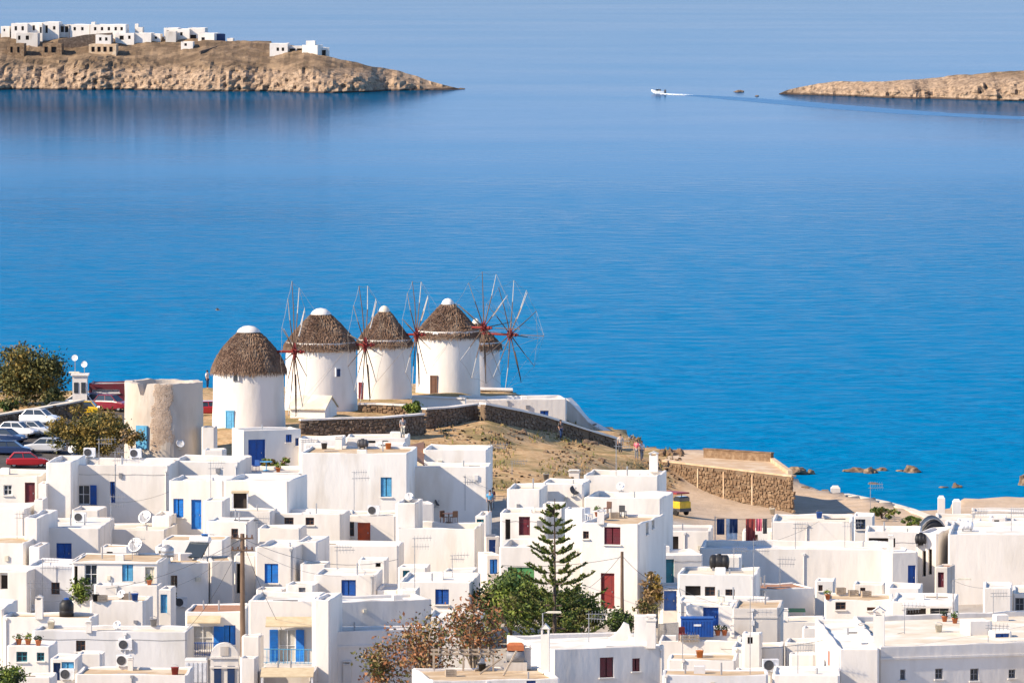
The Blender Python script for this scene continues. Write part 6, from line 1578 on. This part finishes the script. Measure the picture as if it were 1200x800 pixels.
for i, (x0, y0, x1, y1, sg, lab) in enumerate([(96, 700, 284, 632, .8, 'thin cable from the leafy tree roof to the tall pole'), (729, 650, 690, 690, .2, 'thin cable from the slim pole into the pine'), (415, 556, 478, 548, .2, 'thin cable between two aerials on the cream house'), (130, 590, 204, 575, .3, 'thin cable crossing to the bright white house'),
      (420, 606, 470, 600, .15, 'thin cable over the orange red door'), (545, 560, 600, 575, .4, 'thin cable spanning the narrow alley'), (883, 640, 960, 612, .3, 'thin cable from the tall aerial to the long flat roof'), (795, 690, 870, 712, .3, 'thin cable past the brown windows'), (620, 757, 700, 762, .2, 'thin cable at the maroon shutter house'), (230, 655, 284, 640, .2, 'thin cable from the solar pipes to the tall pole'),
      (284, 640, 400, 676, .6, 'thin cable from the tall pole to the dark blue square window'), (284, 645, 200, 690, .4, 'thin cable from the tall pole to the grey house with tan side'), (1117, 681, 1160, 690, .2, 'thin cable from the lamp to the smooth cube house'), (1000, 742, 1060, 742, .2, 'thin cable over the corner house roof'), (40, 705, 120, 690, .4, 'thin cable over the low house with ochre strip')]):
    a_, b_ = hit(x0, y0)[0], hit(x1, y1)[0]
    if a_ is not None and b_ is not None and (a_ - b_).length < 90: wire(a_ + Z1 * .1 if x0 != 284 else p1 - Z1 * (.4 + .1 * i / 5), b_ + Z1 * .1, sg, lab, .011)
def lamp(px, py, Y, lab, arm=1):
    Y = YZ(Y, 9.5 if Y > 380 else 4.0); a = at(px, py, Y); g = ground_at(a.x, Y, a.z - .2); zb = g.z if g else tz(a.x, Y); t = thing('street_lamp', lab, 'street lamp', (a.x, Y, zb))
    mb = MB(); mb.tube([(a.x, Y, zb - .1), a, a + Vector((arm * .35, 0, .06))], .05, 6); mb.build('post', 'galvanised', t)
    mb = MB(); mb.box(a + Vector((arm * .8, 0, .0)), X1, 1.0, .14, .28, bev=.06); mb.build('lamp_head', 'cream_paint', t)
lamp(1117, 679, 331, 'street lamp with flat cream head before the massive blank wall')
lamp(636, 718, 322, 'street lamp with orange tinted head by the broad green bush')
lamp(97, 437, 412, 'thin lamp standing at the kiosk by the car park', -1)

def kiosk():
    Y = YZ(412, 9.5); A = at(94, 462, Y); zb = tz(A.x, Y); k = mpp(Y); t = thing('kiosk', 'white kiosk hut with aerial dishes by the car park', 'kiosk', (A.x, Y, zb)); w = 17 * k; h = at(94, 437, Y).z - zb
    mb = MB(); mb.box((A.x, Y, zb - .2), X1, w, h, 1.6); mb.build('wall', 'white', t)
    mb = MB(); mb.box((A.x, Y, zb + h - .197), X1, w + .3, .15, 1.9); mb.build('roof', 'white', t)
    for s in (-.25, .25): mb = MB(); mb.box((A.x + s * w, Y - .82, zb + h * .45), X1, w * .3, h * .3, .06); mb.build('window', 'glass', t)
    mb = MB(); mb.tube([(A.x - w * .35, Y, zb + h - .1), (A.x - w * .35, Y, zb + h + 1.5)], .04, 5); mb.tube([(A.x + w * .3, Y, zb + h - .1), (A.x + w * .3, Y, zb + h + .9)], .04, 5); mb.build('mast', 'galvanised', t)
    for s, z in ((-.35, 1.4), (.3, .8)): mb = MB(); mb.lathe((A.x + s * w, Y - .06, zb + h + z), [(.02, 0), (.28, .08), (.3, .12), (.02, .03)], 14, ax=(-.2, -1, .3)); mb.build('dish', 'white_paint', t)
kiosk()
HOUSE('long low pavilion with dark red front board behind the parked cars', B(104, 150, 449, 414, 4, -3, 'maroon', 'roof_grey', .15, [('W', 108, 140, 456, 460, 'white_paint')]), group='buildings around the mills', name='pavilion', cat='pavilion')

# ------------------------------------------------------------------ people
def person(px, py, lab, shirt, trousers, pose='stand', rz=0, Y=None):
    p = stand(px, py); t = thing('person', lab, 'person', p, 'people about the town and the slope'); o = Vector(p); c, s = math.cos(R(rz)), math.sin(R(rz))
    def V(x, y, z): return Vector((x * c - y * s, x * s + y * c, z)) + o
    st = .16 if pose == 'walk' else .03
    J = {'pel': (0, 0, .93, .13, .1), 'waist': (0, 0, 1.1, .125, .09), 'chest': (0, 0, 1.32, .15, .1), 'neck': (0, 0, 1.49, .055, .055), 'head': (0, -.02, 1.6, .085, .09), 'crown': (0, -.01, 1.7, .08, .09),
         'hl': (-.09, 0, .88, .085, .085), 'kl': (-.10, -st, .49, .06, .06), 'al': (-.10, -st * .6, .08, .045, .045), 'tl': (-.11, -st * .6 - .14, .04, .04, .03), 'hr': (.09, 0, .88, .085, .085), 'kr': (.10, -.02, .49, .06, .06), 'ar': (.10, st, .08, .045, .045), 'tr': (.11, st - .14, .04, .04, .03),
         'sl': (-.19, 0, 1.42, .06, .06), 'el': (-.25, .03, 1.14, .045, .045), 'wl': (-.24, -.1, .90, .033, .033), 'fl': (-.23, -.13, .8, .03, .02), 'sr': (.19, 0, 1.42, .06, .06), 'er': (.25, .05, 1.14, .045, .045), 'wr': (.24, -.05, .88, .033, .033), 'fr': (.23, -.08, .78, .03, .02)}
    E = [('pel', 'waist'), ('waist', 'chest'), ('chest', 'neck'), ('neck', 'head'), ('head', 'crown'), ('pel', 'hl'), ('hl', 'kl'), ('kl', 'al'), ('al', 'tl'), ('pel', 'hr'), ('hr', 'kr'), ('kr', 'ar'), ('ar', 'tr'), ('chest', 'sl'), ('sl', 'el'), ('el', 'wl'), ('wl', 'fl'), ('chest', 'sr'), ('sr', 'er'), ('er', 'wr'), ('wr', 'fr')]
    def skin(name, edges, mat, grow, root):
        ks = []
        for a, b in edges:
            for q in (a, b):
                if q not in ks: ks.append(q)
        bm = bmesh.new(); ly = bm.verts.layers.skin.verify(); vs = {}
        for q in ks:
            x, y, z, r1, r2 = J[q]; v = bm.verts.new(V(x, y, z) - o); v[ly].radius = (r1 + grow, r2 + grow); v[ly].use_root = (q == root); vs[q] = v
        for a, b in edges: bm.edges.new((vs[a], vs[b]))
        me = bpy.data.meshes.new(name); bm.to_mesh(me); bm.free(); me.materials.append(MATS[mat]); ob = bpy.data.objects.new(name, me); C.objects.link(ob); ob.parent = t
        m = ob.modifiers.new('skin', 'SKIN'); m.use_smooth_shade = True; m2 = ob.modifiers.new('sub', 'SUBSURF'); m2.levels = 1; m2.render_levels = 1; return ob
    skin('body', E, 'skin', 0, 'pel')
    skin('shirt', [('waist', 'chest'), ('chest', 'sl'), ('sl', 'el'), ('chest', 'sr'), ('sr', 'er'), ('pel', 'waist')], shirt, .025, 'chest')
    skin('trousers', [('pel', 'hl'), ('hl', 'kl'), ('kl', 'al'), ('pel', 'hr'), ('hr', 'kr'), ('kr', 'ar')], trousers, .022, 'pel')
    mb = MB(); mb.lathe(V(0, .015, 1.62), [(.105, 0), (.112, .06), (.09, .13), (.01, .16)], 12); mb.build('hair', 'hair', t, smooth=True)
for a in [(657, 514, 'person in dark clothes walking on the bare slope under the stone wall', 'dark_grey', 'navy', 'walk', 40), (727, 531, 'person in a pale lilac top at the lower end of the stone wall', 'sail_cloth', 'dark_grey', 'stand', 0), (746, 538, 'person in a pink top near the boulder row', 'pink', 'mid_grey', 'stand', -30),
          (752, 539, 'person in white beside the one in pink', 'white_paint', 'mid_grey', 'walk', 20), (243, 450, 'person in a white top and dark trousers standing by the blue door windmill', 'white_paint', 'navy', 'stand', 60), (472, 512, 'person in grey on the roofs under the dark wall', 'mid_grey', 'cream_paint', 'stand', 10), (574, 588, 'person in a striped blue top in the narrow alley', 'sky_blue', 'dark_grey', 'walk', 0), (577, 584, 'person in red in the narrow alley', 'red', 'mid_grey', 'stand', 20)]:
    person(*a)

# ------------------------------------------------------------------ boat, wake, gull
def boat():
    p = atz(772, 110, 0); t = thing('motor_boat', 'small white motor boat speeding between the two headlands', 'boat', p); u = Vector((-.9, .44, 0)).normalized() * .8; v = Vector((-u.y, u.x, 0)); rows = []
    for (x, w, z0, z1) in ((-2.2, .85, -.1, .6), (-1, 1.0, -.2, .65), (.6, .95, -.15, .75), (1.8, .55, .1, .95), (2.7, .05, .6, 1.1)):
        rows.append([p + u * x - v * w + Z1 * z1, p + u * x - v * w * .7 + Z1 * (z0 + .1), p + u * x + Z1 * z0, p + u * x + v * w * .7 + Z1 * (z0 + .1), p + u * x + v * w + Z1 * z1])
    mb = MB(); mb.grid(rows); mb.face(rows[0]); mb.face([rows[k][0] for k in range(5)] + [rows[k][4] for k in range(4, -1, -1)]); mb.build('hull', 'white_paint', t)
    mb = MB(); mb.box(p + u * .5 + Z1 * .7, v, 1.3, .5, .5, bev=.12); mb.build('windscreen', 'glass', t)
    mb = MB(); mb.box(p - u * .3 + Z1 * .7, v, .6, .5, .5, bev=.1); mb.build('seat', 'dark_grey', t)
    mb = MB(); mb.box(p - u * 2.3 + Z1 * .2, v, .4, .9, .4, bev=.1); mb.build('outboard_motor', 'dark_grey', t)
boat()
def wake():
    rnd = random.Random(2); pts = [atz(x, y, 0) for x, y in ((777, 110.5), (800, 111.5), (830, 113), (870, 116), (930, 121), (1000, 127), (1080, 133), (1160, 137), (1260, 141))]
    rows = []
    for i in range(len(pts) - 1):
        for k in range(10):
            c = pts[i].lerp(pts[i + 1], k / 10); w = .6 + 6.5 * min(1, (i + k / 10) / 4); d = (pts[i + 1] - pts[i]).normalized(); n = Vector((-d.y, d.x, 0))
            rows.append([c + n * (w * q) + Z1 * (.012 + (.10 * (1 - abs(q)) * abs(math.sin(q * 9 + k * .9 + i)) if abs(q) < .99 else 0)) for q in [-1 + j / 7 for j in range(15)]])
    mb = MB(); mb.grid(rows); o = mb.build('boat_wake', 'wake_water', smooth=True); tag(o, 'long smooth wake trailing behind the small motor boat', 'wake')
    mb = MB()
    for k in range(420):
        f = rnd.random() ** 2.2; c = pts[0].lerp(pts[1], min(1, f * 1.6)); q = Vector((rnd.gauss(0, .2 + 1.0 * f), rnd.gauss(0, .6 + 2.2 * f), .03)); s = rnd.uniform(.12, .4) * (1 - f * .6)
        mb.lathe(c + q, [(s, 0), (s * .7, s * .3), (.01, s * .4)], 6)
    o = mb.build('wake_foam', 'foam'); tag(o, 'white foam churned up behind the small motor boat', 'foam'); o['kind'] = 'stuff'
wake()
def gull():
    p = at(255, 363, 720); t = thing('gull', 'small dark gull flying over the water beside the mills', 'bird', p)
    mb = MB(); mb.lathe(p - X1 * .22, [(.005, 0), (.05, .06), (.075, .2), (.05, .34), (.03, .42), (.005, .47)], 8, ax=X1); mb.build('body', 'mid_grey', t, smooth=True)
    for s in (-1, 1):
        q = Vector((0, s, 0)); mb = MB(); a = p + Z1 * .03
        mb.grid([[a - X1 * .1, a + q * .3 - X1 * .12 + Z1 * .12, a + q * .65 - X1 * .16 + Z1 * .04], [a + X1 * .1, a + q * .3 + X1 * .05 + Z1 * .13, a + q * .65 - X1 * .1 + Z1 * .05]]); mb.build('wing', 'dark_grey', t)
gull()

for o in bpy.data.objects:
    if '_w' in o: del o['_w']
